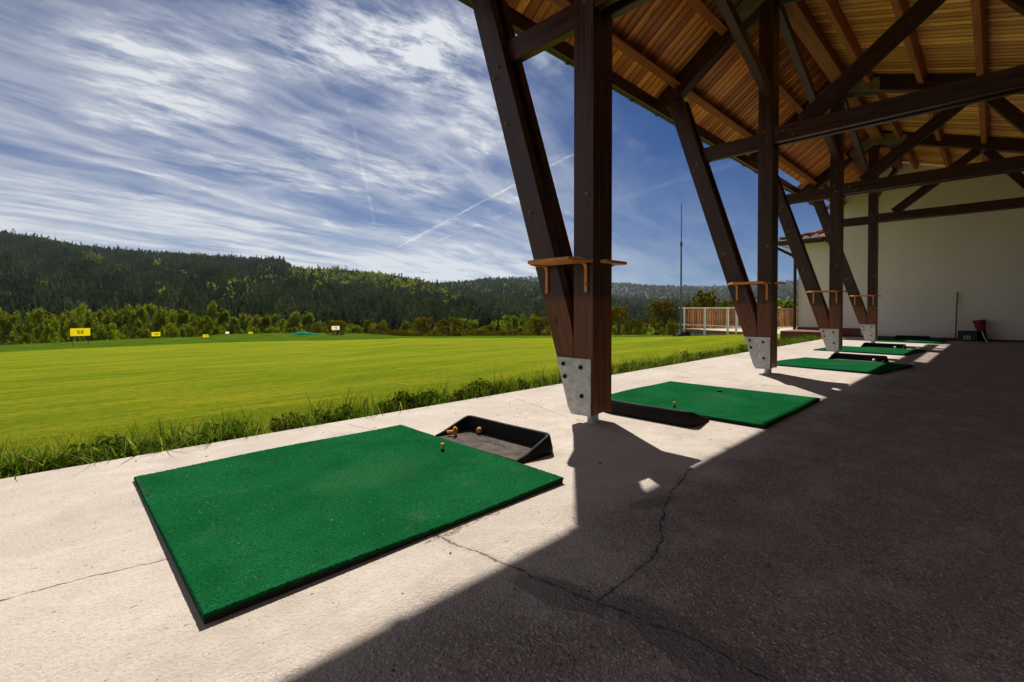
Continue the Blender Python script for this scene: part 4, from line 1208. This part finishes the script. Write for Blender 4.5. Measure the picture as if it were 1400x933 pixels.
for x, w, yt, wp, kd, lb, v in bush:
    tree('hawthorn_bush' if kd == 'haw' else 'broadleaf_bush', kd, v, x, w, yt, wp, lb, 'bush', 'bushes along the brow', .15)
mid = [(642, 110, 436, 26, 'round', 'pale green tree in the gap right of the broadest hawthorn'), (628, 130, 434, 20, 'round', 'small pale tree behind the broadest hawthorn'), (669, 104, 433, 15, 'spruce', 'left one of two small dark conifers in the valley'), (681, 106, 436, 13, 'spruce', 'right one of two small dark conifers in the valley'),
       (697, 112, 430, 30, 'round', 'pale willow-like tree right of the two small dark conifers'), (723, 116, 428, 24, 'round', 'pale tree left of the golden brown bush'), (711, 90, 446, 14, 'birch', 'thin light green tree before the pale willow-like tree'),
       (1074, 46, 408, 46, 'round', 'bright green tree seen past the corner downpipe')]
rv = random.Random(77)
for i in range(26):
    x = 462+i*22+rv.uniform(-7, 7)
    tree('broadleaf_tree', rv.choice(('round', 'birch')), i % 4, x, rv.uniform(135, 190), rv.uniform(437, 446), rv.uniform(20, 28), 'pale green valley tree showing above the bushes on the brow', 'tree', 'pale trees in the valley beyond the bushes', .5)
for i in range(22):
    x = 470+i*13.5+rv.uniform(-4, 4)+(120 if i > 18 else 0)
    tree('hawthorn_bush', 'haw', i % 4, x, rv.uniform(60, 74), rv.uniform(449, 456), rv.uniform(20, 30), 'low ochre bush filling the gaps between the taller bushes on the brow', 'bush', 'low ochre bushes filling the line along the brow', .2)
for i, (x, w, yt, wp, kd, lb) in enumerate(mid):
    tree('conifer' if kd == 'spruce' else 'broadleaf_tree', kd, i % 3, x, w, yt, wp*1.1, lb, 'tree', None, .5)

# ------------------------------------------------------------------ wooded hills
def hill(name, xs, ys, w0, w1, y_base, seed, amp):
    """one hill: foot at depth w0, ridge at depth w1 seen along the rows ys (columns xs); returns a sampler"""
    nx, nt_ = 150, 46
    X = np.linspace(xs[0], xs[-1], nx); Yr = np.interp(X, xs, ys)
    rng = np.random.default_rng(seed); ph = rng.uniform(0, 6.28, 12); fr = rng.uniform(.008, .05, 12)
    def zt(x, t):
        yr = np.interp(x, xs, ys); zr = EYE-w1*(yr-424.28)/F
        z0 = EYE-w0*(y_base-424.28)/F
        t = np.asarray(t); s = np.where(t <= 1, np.clip(t, 0, 1)**1.02, 1-1.8*(t-1)**1.3)
        n = sum(np.sin(x*fr[k]*1.6+t*(3+k*.7)+ph[k])*(1/(1+k*.4)) for k in range(12))/3
        return z0+(zr-z0)*s+amp*n*np.sin(np.pi*np.clip(t, 0, 1))
    T = np.concatenate([np.linspace(0, 1, nt_), [1.15, 1.5, 2.0]])
    V = []
    for x in X:
        d = ground_dir(x)
        for t in T:
            w = w0+(w1-w0)*t; z = float(zt(x, t))-2.5*(t < 3)
            V.append((d.x*w, d.y*w, max(z, -19)))
    m = len(T); idx = np.arange(nx*m).reshape(nx, m)
    Fq = np.stack([idx[:-1, :-1], idx[1:, :-1], idx[1:, 1:], idx[:-1, 1:]], -1).reshape(-1, 4)
    me = np_mesh(name, V, Fq, smooth=True)
    tag(link(name, me, MAT['hillground']), kind='structure')
    return zt
MAT['hillground'] = simple('forest_floor', (.016, .022, .010), .95, 0, .3, .05)
def conifer_proto(tiers, sides, seed):
    rng = np.random.default_rng(seed); V = []; Fc = []; Tn = []
    for k in range(tiers):
        f0 = k/tiers; zb_ = .08+.92*f0*.93; zt_ = min(1.0, zb_+(.92/tiers)*1.75)
        r = .5*(1-f0)**.8*rng.uniform(.85, 1.1)
        o = len(V); V.append((0, 0, zt_)); Tn.append(.75)
        for s in range(sides):
            a = 2*math.pi*(s+.5*(k % 2))/sides; q = r*(1 if s % 2 else .62)*rng.uniform(.85, 1.15)
            V.append((q*math.cos(a), q*math.sin(a), zb_-.03*(s % 2)+rng.uniform(-.02, .02))); Tn.append(.2+.3*(s % 2))
        for s in range(sides): Fc.append((o, o+1+s, o+1+(s+1) % sides))
    return np.array(V), np.array(Fc), np.array(Tn)
def blob_proto(seed, n=60):
    rng = np.random.default_rng(seed)
    cs = []; rs = []
    for k in range(7):
        d = rng.normal(size=3); d /= np.linalg.norm(d)
        cs.append(d*np.array([.24, .24, .28])+np.array([0, 0, .55])); rs.append(rng.uniform(.16, .26))
    V, Fq, t = leaf_cloud(cs, rs, n//7+2, .10, rng, .4)
    F3 = np.concatenate([Fq[:, [0, 1, 2]], Fq[:, [0, 2, 3]]])
    return V, F3, t
def pine_proto(seed, n=48, size=.115):
    """round-topped pine or young spruce seen from afar: leafy faces on a blunt cone"""
    rng = np.random.default_rng(seed); cs = []; rs = []
    for k in range(8):
        z = rng.uniform(.25, .88); w = .36*(1-z)**.55+.04; a = rng.uniform(0, 6.28)
        cs.append((w*math.cos(a), w*math.sin(a), z)); rs.append(rng.uniform(.10, .19))
    V, Fq, t = leaf_cloud(cs, rs, max(2, n//8), size, rng, .5)
    return V, np.concatenate([Fq[:, [0, 1, 2]], Fq[:, [0, 2, 3]]]), np.clip(t*.6+V[:, 2]*.4, 0, 1)
def forest(name, zt, x0, x1, w0, w1, n, hgt, wid, protos, mat, label, density, seed, tmax=1.03, tmin=0., cat='forest', tintf=None):
    rng = np.random.default_rng(seed)
    Vs, Fs, Ts = [], [], []; off = 0; got = 0
    # even cover in the picture plane of the slope, denser towards the ridge line
    xs = rng.uniform(x0, x1, n*6); ts = rng.uniform(tmin, tmax, n*6)
    keep = rng.random(n*6) < density(xs, ts); xs, ts = xs[keep][:n], ts[keep][:n]
    for x, t in zip(xs, ts):
        w = w0+(w1-w0)*t; d = ground_dir(x); z = float(zt(x, t))-2.5
        V, Fc, Tn = protos[rng.integers(len(protos))]
        h = hgt*rng.uniform(.7, 1.2)*(1.35 if rng.random() < .07 else 1.); s = wid*rng.uniform(.8, 1.3)
        tone = .5+.22*math.sin(x*.043+t*9+seed)+.2*math.sin(x*.11-t*17+1.3*seed)+.12*math.sin(x*.31+t*41); a = rng.uniform(0, 6.28)
        ca, sa = math.cos(a), math.sin(a)
        W = np.stack([(V[:, 0]*ca-V[:, 1]*sa)*s+d.x*w, (V[:, 0]*sa+V[:, 1]*ca)*s+d.y*w, V[:, 2]*h+z], -1)
        Vs.append(W); Fs.append(Fc+off); off += len(V); Ts.append(np.clip((Tn*.45+rng.uniform(0, .35)+.25)*(.35+tone), 0, 1))
    me = np_mesh(name, np.concatenate(Vs), np.concatenate(Fs), np.concatenate(Ts))
    o = link(name, me, mat); tag(o, label, cat, kind='stuff'); return o
CON_N = [conifer_proto(6, 10, s) for s in range(4)]; CON_F = [conifer_proto(3, 7, s+9) for s in range(4)]
PINE = [pine_proto(s) for s in range(4)]; MIX_N = CON_N[:2]+PINE; MIX_F = CON_F[:2]+[pine_proto(s+20, 24, .16) for s in range(3)]
BLOB = [blob_proto(s, 80) for s in range(4)]; BLOB_F = [blob_proto(s+5, 28) for s in range(4)]
def bumpmap(pts):
    def f(xs, ts, Yof):
        r = np.zeros_like(xs)
        for (px, py, sx, sy, a) in pts: r = np.maximum(r, a*np.exp(-((xs-px)/sx)**2-((Yof-py)/sy)**2))
        return r
    return f
# left hill
xa = np.array([-260, -150, 0, 50, 100, 150, 200, 250, 300, 350, 386, 396, 410, 450, 500.]); ya = np.array([280, 300, 322, 331, 341, 346, 350, 354, 357, 360, 361, 368, 376, 388, 404.])
zA = hill('hillside', xa, ya, 300, 1150, 460, 1, 12)
rowA = lambda x, t: 424.28-F*(zA(x, t)-EYE)/(300+850*t)
forest('spruce_forest', zA, -170, 470, 300, 1150, 17000, 17, 8.5, MIX_N, MAT['forest'], 'dark spruce forest covering the nearest hill at the left', lambda x, t: np.where(t < .25, .75, .95), 3)
patA = bumpmap([(130, 365, 16, 9, .9), (150, 382, 14, 6, .8), (165, 388, 10, 4, .6), (286, 358, 16, 6, .8), (255, 388, 25, 14, .4), (335, 402, 22, 12, .9), (372, 388, 22, 14, .9), (300, 405, 30, 10, .4), (60, 415, 90, 8, .35), (310, 415, 120, 9, .5)])
forest('broadleaf_forest', zA, -120, 470, 300, 1150, 900, 16, 13, BLOB, MAT['broadleaf'], 'light green broadleaf trees scattered on the nearest hill', lambda x, t: patA(x, t, rowA(x, t))**2.0, 5)
# middle hill
xb = np.array([230, 300, 340, 380, 420, 460, 500, 540, 580, 640, 700, 760, 830.]); yb_ = np.array([452, 420, 392, 373, 374.5, 376, 379, 385, 392, 404, 416, 428, 444.])
zB = hill('hillside', xb, yb_, 330, 1050, 457, 2, 9)
rowB = lambda x, t: 424.28-F*(zB(x, t)-EYE)/(330+720*t)
forest('spruce_forest', zB, 260, 800, 330, 1050, 10500, 16, 8.5, MIX_N, MAT['forest'], 'dark spruce forest on the second hill, in the middle of the photo', lambda x, t: np.where(t < .25, .8, .95), 7)
patB = bumpmap([(440, 386, 60, 11, .8), (500, 388, 60, 10, .8), (560, 398, 50, 10, .7), (400, 394, 30, 14, .6), (420, 415, 40, 20, .25), (600, 410, 50, 14, .35)])
forest('broadleaf_forest', zB, 340, 740, 330, 1050, 1300, 16, 14, BLOB, MAT['broadleaf'], 'light green broadleaf trees along the crest of the second hill', lambda x, t: patB(x, t, rowB(x, t))**1.8*(.35+.65*(np.sin(x*.21)*np.sin(x*.077+t*23) > -.1)), 8)
# third hill, farther off
xc = np.array([480, 540, 580, 610, 640, 680, 720, 760, 800, 860, 950, 1050.]); yc_ = np.array([412, 400, 394, 390.5, 388, 384.5, 388, 395, 403, 412, 424, 436.])
zC = hill('hillside', xc, yc_, 600, 1900, 444, 3, 14)
rowC = lambda x, t: 424.28-F*(zC(x, t)-EYE)/(600+1300*t)
forest('spruce_forest', zC, 500, 1010, 600, 1900, 8000, 19, 12, MIX_F, MAT['forest'], 'spruce forest on the third hill, behind the nearest post', lambda x, t: .95, 9)
patC = bumpmap([(640, 396, 45, 9, .9), (690, 397, 40, 9, .9), (660, 412, 60, 14, .4), (750, 410, 50, 14, .4), (850, 425, 60, 10, .3)])
forest('broadleaf_forest', zC, 540, 960, 600, 1900, 1300, 15, 14, BLOB_F, MAT['broadleaf'], 'light green broadleaf trees along the crest of the third hill', lambda x, t: patC(x, t, rowC(x, t)), 10)
# far blue ridge
xd = np.array([480, 560, 640, 690, 740, 790, 840, 900, 1000, 1050, 1090, 1150, 1260, 1400.]); yd = np.array([402, 396, 387, 382, 381, 384.5, 389, 393, 394, 390, 386, 378, 374, 372.])
zD = hill('hillside', xd, yd, 1700, 4200, 436, 4, 30)
forest('spruce_forest', zD, 520, 1180, 1700, 4200, 6500, 27, 22, MIX_F, MAT['forest'], 'hazy blue spruce forest on the farthest ridge at the right', lambda x, t: .95, 12)
rowD = lambda x, t: 424.28-F*(zD(x, t)-EYE)/(1700+2500*t)
patD = bumpmap([(880, 405, 90, 10, .5), (960, 400, 60, 9, .5), (780, 405, 60, 10, .3)])
forest('broadleaf_forest', zD, 700, 1100, 1700, 4200, 250, 22, 24, BLOB_F, MAT['broadleaf'], 'few pale broadleaf trees on the farthest ridge', lambda x, t: patD(x, t, rowD(x, t)), 13)

# ------------------------------------------------------------------ verge: soil, weeds and grass along the slab
def verge_density(x):
    return max(0., min(1., .5+.42*math.sin(x*4.3+.6)*math.sin(x*1.7+1.9)+.3*math.sin(x*9.1)))
def blades(n, xr, yr, h, w, bend, seed, name, mat, label, clump=0, bare=None, hfun=None):
    rng = np.random.default_rng(seed)
    if clump:
        nc = max(1, n//clump)
        cx = rng.uniform(*xr, nc); cy = rng.uniform(*yr, nc); ch = rng.uniform(.55, 1.25, nc)
        k = rng.integers(0, nc, n); X = cx[k]+rng.normal(0, .028, n); Y = cy[k]+rng.normal(0, .022, n); hh = h*ch[k]*rng.uniform(.5, 1.15, n)
    else:
        u = rng.random(n); X = xr[0]+(xr[1]-xr[0])*u**1.6; Y = rng.uniform(*yr, n); hh = h*rng.uniform(.5, 1.3, n)
    if bare is not None:
        k = np.array([bare(a, b) for a, b in zip(X, Y)]); X, Y, hh = X[k], Y[k], hh[k]
    if hfun is not None: hh = hh*hfun(X)
    n = len(X); Y = np.maximum(Y, PE+.012)
    Z = np.array([gz(a, b) for a, b in zip(X, Y)])-.004
    az = rng.uniform(0, 6.28, n); bd = bend*rng.uniform(.2, 1.3, n)*hh
    side = np.stack([-np.sin(az), np.cos(az), np.zeros(n)], -1); dirv = np.stack([np.cos(az), np.sin(az), np.zeros(n)], -1)
    P = np.stack([X, Y, Z], -1); ww = (w*rng.uniform(.6, 1.3, n))[:, None]
    V = []
    for f_, wf in ((0, .8), (.45, 1.), (.8, .6), (1., .06)):
        drop = np.where(f_ > .6, (f_-.6)*1.1, 0)*bd
        c = P+dirv*(bd*f_**2)[:, None]+np.array([0, 0, 1])*(hh*f_-drop)[:, None]
        V += [c-side*ww*wf*.5, c+side*ww*wf*.5]
    V = np.stack(V, 1).reshape(-1, 3)
    b = np.arange(n)[:, None]*8
    Fq = np.concatenate([b+np.array([[0, 1, 3, 2]]), b+np.array([[2, 3, 5, 4]]), b+np.array([[4, 5, 7, 6]])])
    t = np.repeat(np.clip(rng.random(n), 0, 1), 8)
    o = link(name, np_mesh(name, V, Fq, t), mat); tag(o, label, 'grass', kind='stuff'); return o
def weeds(n, seed):
    rng = np.random.default_rng(seed); cs = []; rs = []
    x = -1.4
    while x < 17:
        if not (1.02 < x < 1.14 or .47 < x < .53):
            y = PE+.11+rng.uniform(0, .26); r = rng.uniform(.05, .118)*(.72+.4*verge_density(x))*(1. if x > 1.1 else .8)
            if rng.random() < .62+.38*verge_density(x):
                cs.append((x, y, gz(x, y)+r*.75)); rs.append(r)
                if rng.random() < .6: cs.append((x+rng.uniform(-.04, .04), y+.08, gz(x, y)+r*1.2)); rs.append(r*.8)
        x += rng.uniform(.025, .060)
    V, Fq, t = leaf_cloud(cs, rs, n, .0145, rng, .5, (1.1, 1, 1.0), .25)
    V[:, 1] = np.maximum(V[:, 1], PE+.008+.02*rng.random(len(V)))
    o = link('verge_weeds', np_mesh('verge_weeds', V, Fq, t), MAT['weed']); tag(o, 'low dark leafy weeds crowding along the outer edge of the concrete slab', 'weeds', kind='stuff')
weeds(130, 21)
bare = lambda a, b: not (1.00 < a < 1.15 and b < 3.56)
blades(21000, (-1.5, 15.5), (PE+.03, PE+.44), .245, .0048, .75, 31, 'verge_grass', MAT['blade'], 'long grass tufts growing among the weeds along the slab edge', clump=16, bare=bare)
blades(380, (-.3, 8.0), (PE+.14, PE+.42), .36, .0055, .75, 33, 'tall_verge_grass', MAT['blade'], 'tall bent grass stalks standing above the verge weeds', clump=9, bare=bare)
blades(60000, (-1.8, 9), (PE+.20, 5.2), .017, .0030, .8, 35, 'lawn_grass', MAT['lawnblade'], 'short mown grass blades on the near part of the range lawn')
def soil_strip():
    rr = random.Random(8); mb = MB(); V = []; n = 260
    for i in range(n+1):
        x = -3+20.*i/n; y1 = PE+.16+.07*math.sin(x*3.1)+rr.uniform(-.03, .03)
        for y in (PE+.001, PE+.06, (PE+y1)/2+.04, y1):
            V.append((x, y, gz(x, y)+.004+rr.uniform(0, .012)))
    f = [(i*4+j, (i+1)*4+j, (i+1)*4+j+1, i*4+j+1) for i in range(n) for j in range(3)]
    o = mb.add(V, f, True).build('soil_strip', MAT['soil']); tag(o, kind='structure')
blades(1500, (-.6, 1.0), (PE+.08, PE+.40), .23, .0085, .9, 37, 'broad_verge_grass', MAT['blade'], 'broad bladed grass clumps at the left end of the verge', clump=14, bare=bare)
soil_strip()
def litter():
    """straw clippings on the nearest mats and on the slab, grit specks on the slab"""
    rng = np.random.default_rng(40); V = []; Fq = []
    def bit(x, y, z, l, w, a):
        d = np.array([math.cos(a), math.sin(a), 0])*l/2; s = np.array([-math.sin(a), math.cos(a), 0])*w/2; c = np.array([x, y, z]); k = len(V)
        up_ = np.array([0, 0, w*.8])
        V.extend([c-d-s, c-d+s, c+d+s, c+d-s, c-d+up_, c+d+up_]); Fq.extend([(k, k+1, k+4, k+4), (k+1, k+2, k+5, k+4), (k+2, k+3, k+5, k+5), (k+3, k, k+4, k+5)])
    for _ in range(620): bit(rng.uniform(.3, 1.68), rng.uniform(1.4, 2.8), .0285, rng.uniform(.003, .017), rng.uniform(.0006, .0013), rng.uniform(0, 6.28))
    for _ in range(60): bit(rng.uniform(3.45, 4.8), rng.uniform(1.1, 2.45), .0285, rng.uniform(.004, .02), rng.uniform(.0008, .0016), rng.uniform(0, 6.28))
    for _ in range(40): bit(rng.uniform(.9, 1.3)+0, 1.365+rng.normal(0, .008), .002, rng.uniform(.01, .05), .0012, rng.normal(0, .6))
    for _ in range(120): bit(rng.uniform(-.3, 5), rng.uniform(1.0, 3.25), .001, rng.uniform(.004, .02), rng.uniform(.0008, .0018), rng.uniform(0, 6.28))
    me = bpy.data.meshes.new('straw_litter'); me.from_pydata([tuple(v) for v in V], [], [tuple(dict.fromkeys(f)) for f in Fq]); me.update()
    tag(link('straw_litter', me, MAT['straw']), 'dry straw clippings scattered over the nearest mats and slab', 'litter', kind='stuff')
    mb = MB()
    for _ in range(150):
        x, y = rng.uniform(.2, 5.5), rng.uniform(.3, 3.2)
        if (.2 < x < 1.75 and 1.3 < y < 2.9) or (3.35 < x < 4.95 and 1.0 < y < 2.55): continue
        r = rng.uniform(.0015, .005)
        mb.lathe([(0, 0), (r*.9, r*.1), (r, r*.5), (r*.6, r), (0, r*1.1)], 6, (x, y, 0), smooth=False)
    for x, y, r in ((2.05, 1.43, .009), (1.62, 1.53, .005)): mb.lathe([(0, 0), (r*.9, r*.1), (r, r*.5), (r*.6, r*.8), (0, r)], 7, (x, y, 0), smooth=False)
    tag(mb.build('grit', MAT['soil']), 'small dark grit specks lying on the concrete slab', 'grit', kind='stuff')
litter()

# ------------------------------------------------------------------ sun, sky and air
def sun():
    l = bpy.data.lights.new('sun', 'SUN'); l.energy = 4.2; l.angle = R(.53); l.color = (1., .945, .86)
    o = bpy.data.objects.new('sun', l); COL.objects.link(o)
    o.rotation_euler = (-SUN).to_track_quat('-Z', 'Y').to_euler(); o.location = SUN*50
sun()
def sky():
    w = bpy.data.worlds.new('World'); S.world = w; w.use_nodes = True
    nt = NT(w.node_tree); bg = nt.n['Background']
    st = nt.n.new('ShaderNodeTexSky'); st.sky_type = 'NISHITA'; st.sun_disc = False
    st.sun_elevation = math.asin(SUN.z); st.sun_rotation = math.atan2(SUN.x, SUN.y)
    st.altitude = 600; st.air_density = 1.0; st.dust_density = .25; st.ozone_density = 3.0
    D = nt.coord('Generated')
    x, y, z = nt.xyz(D)[:3]
    zc = nt.math('MAXIMUM', z, .02)
    P = nt.comb(nt.math('DIVIDE', x, nt.math('ADD', zc, .10)), nt.math('DIVIDE', y, nt.math('ADD', zc, .10)), 0.)
    a = R(13.8)
    Q = nt.mapping(P, rot=(0, 0, -a))            # streak direction along x
    wv = nt.vm('SCALE', nt.vm('SUBTRACT', nt.noise(Q, .55, 4, .6, out=1), (.5, .5, .5)), .55)
    Qw = nt.vm('ADD', Q, wv)
    veil = nt.noise(nt.mapping(Qw, scale=(.30, .75, 1)), 1.0, 6, .55)
    fib = nt.noise(nt.mapping(Qw, scale=(.62, 2.7, 1)), 1.1, 8, .57)
    pf = nt.noise(nt.mapping(Qw, scale=(1.1, 2.6, 1), rot=(0, 0, -.25)), 2.0, 8, .60)
    fib2 = nt.noise(nt.mapping(nt.vm('ADD', Q, nt.vm('SCALE', wv, .6)), scale=(1.4, 9, 1), rot=(0, 0, .35)), 1.5, 6, .65)
    wisp = nt.noise(nt.mapping(Qw, loc=(3.3, 1.7, 0), rot=(0, 0, .9), scale=(1.2, 2.4, 1)), 1.15, 8, .66)
    big = nt.noise(nt.mapping(Q, scale=(.55, 1.1, 1), loc=(.7, .2, 0)), 1.1, 4, .55)
    m = nt.math('ADD', nt.math('MULTIPLY', nt.math('MULTIPLY', nt.ramp(veil, .32, .66), nt.ramp(big, .30, .60, .25, 1.1)), .62), nt.math('MULTIPLY', nt.math('MULTIPLY', nt.ramp(fib, .42, .76), nt.ramp(big, .34, .62, .15, 1)), .55))
    m = nt.math('ADD', m, nt.math('MULTIPLY', nt.math('MULTIPLY', nt.ramp(fib2, .45, .75), nt.ramp(veil, .35, .6)), .28))
    m = nt.math('MULTIPLY', m, nt.ramp(pf, .25, .62, .45, 1.25))
    m = nt.math('ADD', m, nt.math('MULTIPLY', nt.math('MULTIPLY', nt.ramp(wisp, .54, .74), nt.ramp(pf, .3, .6, .3, 1.2)), .95))
    # thicker to the left of the shelter, clearing to the right
    az = nt.math('ARCTAN2', y, x)
    left = nt.ramp(az, R(26), R(52), .05, 1.0)
    m = nt.math('MULTIPLY', nt.math('MULTIPLY', m, left), nt.ramp(z, .12, .45, .84, .58))
    low = nt.math('MULTIPLY', nt.ramp(z, .34, .03, 0, .56), nt.ramp(az, R(10), R(58), .16, 1.0))
    m = nt.math('ADD', m, nt.math('MULTIPLY', low, nt.ramp(fib, .3, .62, .45, 1.25)))
    # feathery tufts: loose patches where the ice cloud has thickened
    def pp(cx, cy):
        d = (fw + rt*((cx-700)/F) + up*((CY-cy)/F)).normalized(); k = d.z+.10
        return (d.x/k, d.y/k)
    feather = nt.noise(nt.mapping(nt.vm('ADD', P, nt.vm('SCALE', wv, .5)), rot=(0, 0, .6), scale=(2.2, 5.5, 1)), 1.7, 9, .68)
    warpP = nt.vm('ADD', P, nt.vm('MULTIPLY', nt.vm('SUBTRACT', nt.noise(P, 1.6, 5, .65, out=1), (.5, .5, .5)), (.9, .9, 0)))
    for (c, e, s_) in (((455, 75), (520, 80), .75), ((560, 45), (575, 95), .8), ((205, 95), (235, 140), .7), ((600, 150), (660, 170), .55), ((330, 60), (365, 70), .35), ((440, 205), (540, 260), .45), ((290, 215), (420, 255), .5), ((560, 235), (575, 250), .4)):
        d = seg_dist(nt, warpP, pp(*c), pp(*e))
        bl = nt.math('MULTIPLY', nt.ramp(d, .34, .0, 0, 1), nt.ramp(feather, .36, .66))
        m = nt.math('ADD', m, nt.math('MULTIPLY', bl, s_))
    # old condensation trails: straight lines on the cloud layer
    def pp(cx, cy):
        d = (fw + rt*((cx-700)/F) + up*((CY-cy)/F)).normalized(); k = d.z+.10
        return (d.x/k, d.y/k)
    wob = nt.vm('SCALE', nt.vm('SUBTRACT', nt.noise(P, 6., 3, .6, out=1), (.5, .5, .5)), .03)
    Pw = nt.vm('ADD', P, nt.vm('MULTIPLY', wob, (1, 1, 0)))
    for (p, q, wd, s) in (((545, 338), (790, 208), .008, .45), ((585, 335), (700, 290), .008, .3), ((478, 150), (512, 305), .008, .16), ((560, 330), (620, 300), .03, .25), ((840, 275), (1030, 215), .03, .06)):
        d = seg_dist(nt, Pw, pp(*p), pp(*q))
        ln = nt.math('MULTIPLY', nt.ramp(d, wd*.15, wd*2.0, 1, 0), nt.ramp(nt.noise(P, 9., 5, .65), .35, .62, .08, 1))
        m = nt.math('ADD', m, nt.math('MULTIPLY', ln, s))
    # unseen bank of cloud added behind the camera to fill the shelter's shade
    behind = nt.math('MAXIMUM', nt.ramp(az, R(105), R(140)), nt.ramp(az, R(-25), R(-70)))
    m = nt.math('ADD', m, nt.math('MULTIPLY', behind, nt.ramp(veil, .3, .6, .22, .75)))
    m = nt.math('MINIMUM', nt.math('MAXIMUM', m, 0.), 1.0)
    blue = nt.mix(1., st.outputs[0], (.046, .225, .480, 1), 'MULTIPLY')
    # cloud brightness follows the light that reaches it: brighter towards the sun
    sd = nt.vm('DOT_PRODUCT', D, tuple(SUN), out=1)
    cb = nt.ramp(sd, -.2, 1.0, 5.4, 10.0, False)
    cloud = nt.mix(1., (1., 1.03, 1.065, 1), nt.comb(cb, cb, cb), 'MULTIPLY')
    col = nt.mix(nt.math('MULTIPLY', m, .92), blue, cloud)
    nt.set(bg.inputs['Color'], col); bg.inputs['Strength'].default_value = .05
sky()
def haze():
    m = bpy.data.materials.new('valley_air'); m.use_nodes = True
    nt = NT(m.node_tree); nt.n.remove(nt.n['Principled BSDF'])
    v = nt.node('ShaderNodeVolumePrincipled'); v.inputs['Color'].default_value = (.72, .84, 1, 1); v.inputs['Density'].default_value = HAZE; v.inputs['Anisotropy'].default_value = .3
    nt.l.new(v.outputs[0], nt.n['Material Output'].inputs['Volume'])
    o = MB().box((-9500, -9500, -40), (9500, 9500, 520)).build('haze', m); tag(o, kind='stuff')
HAZE = 0.000030
if HAZE > 0: haze()
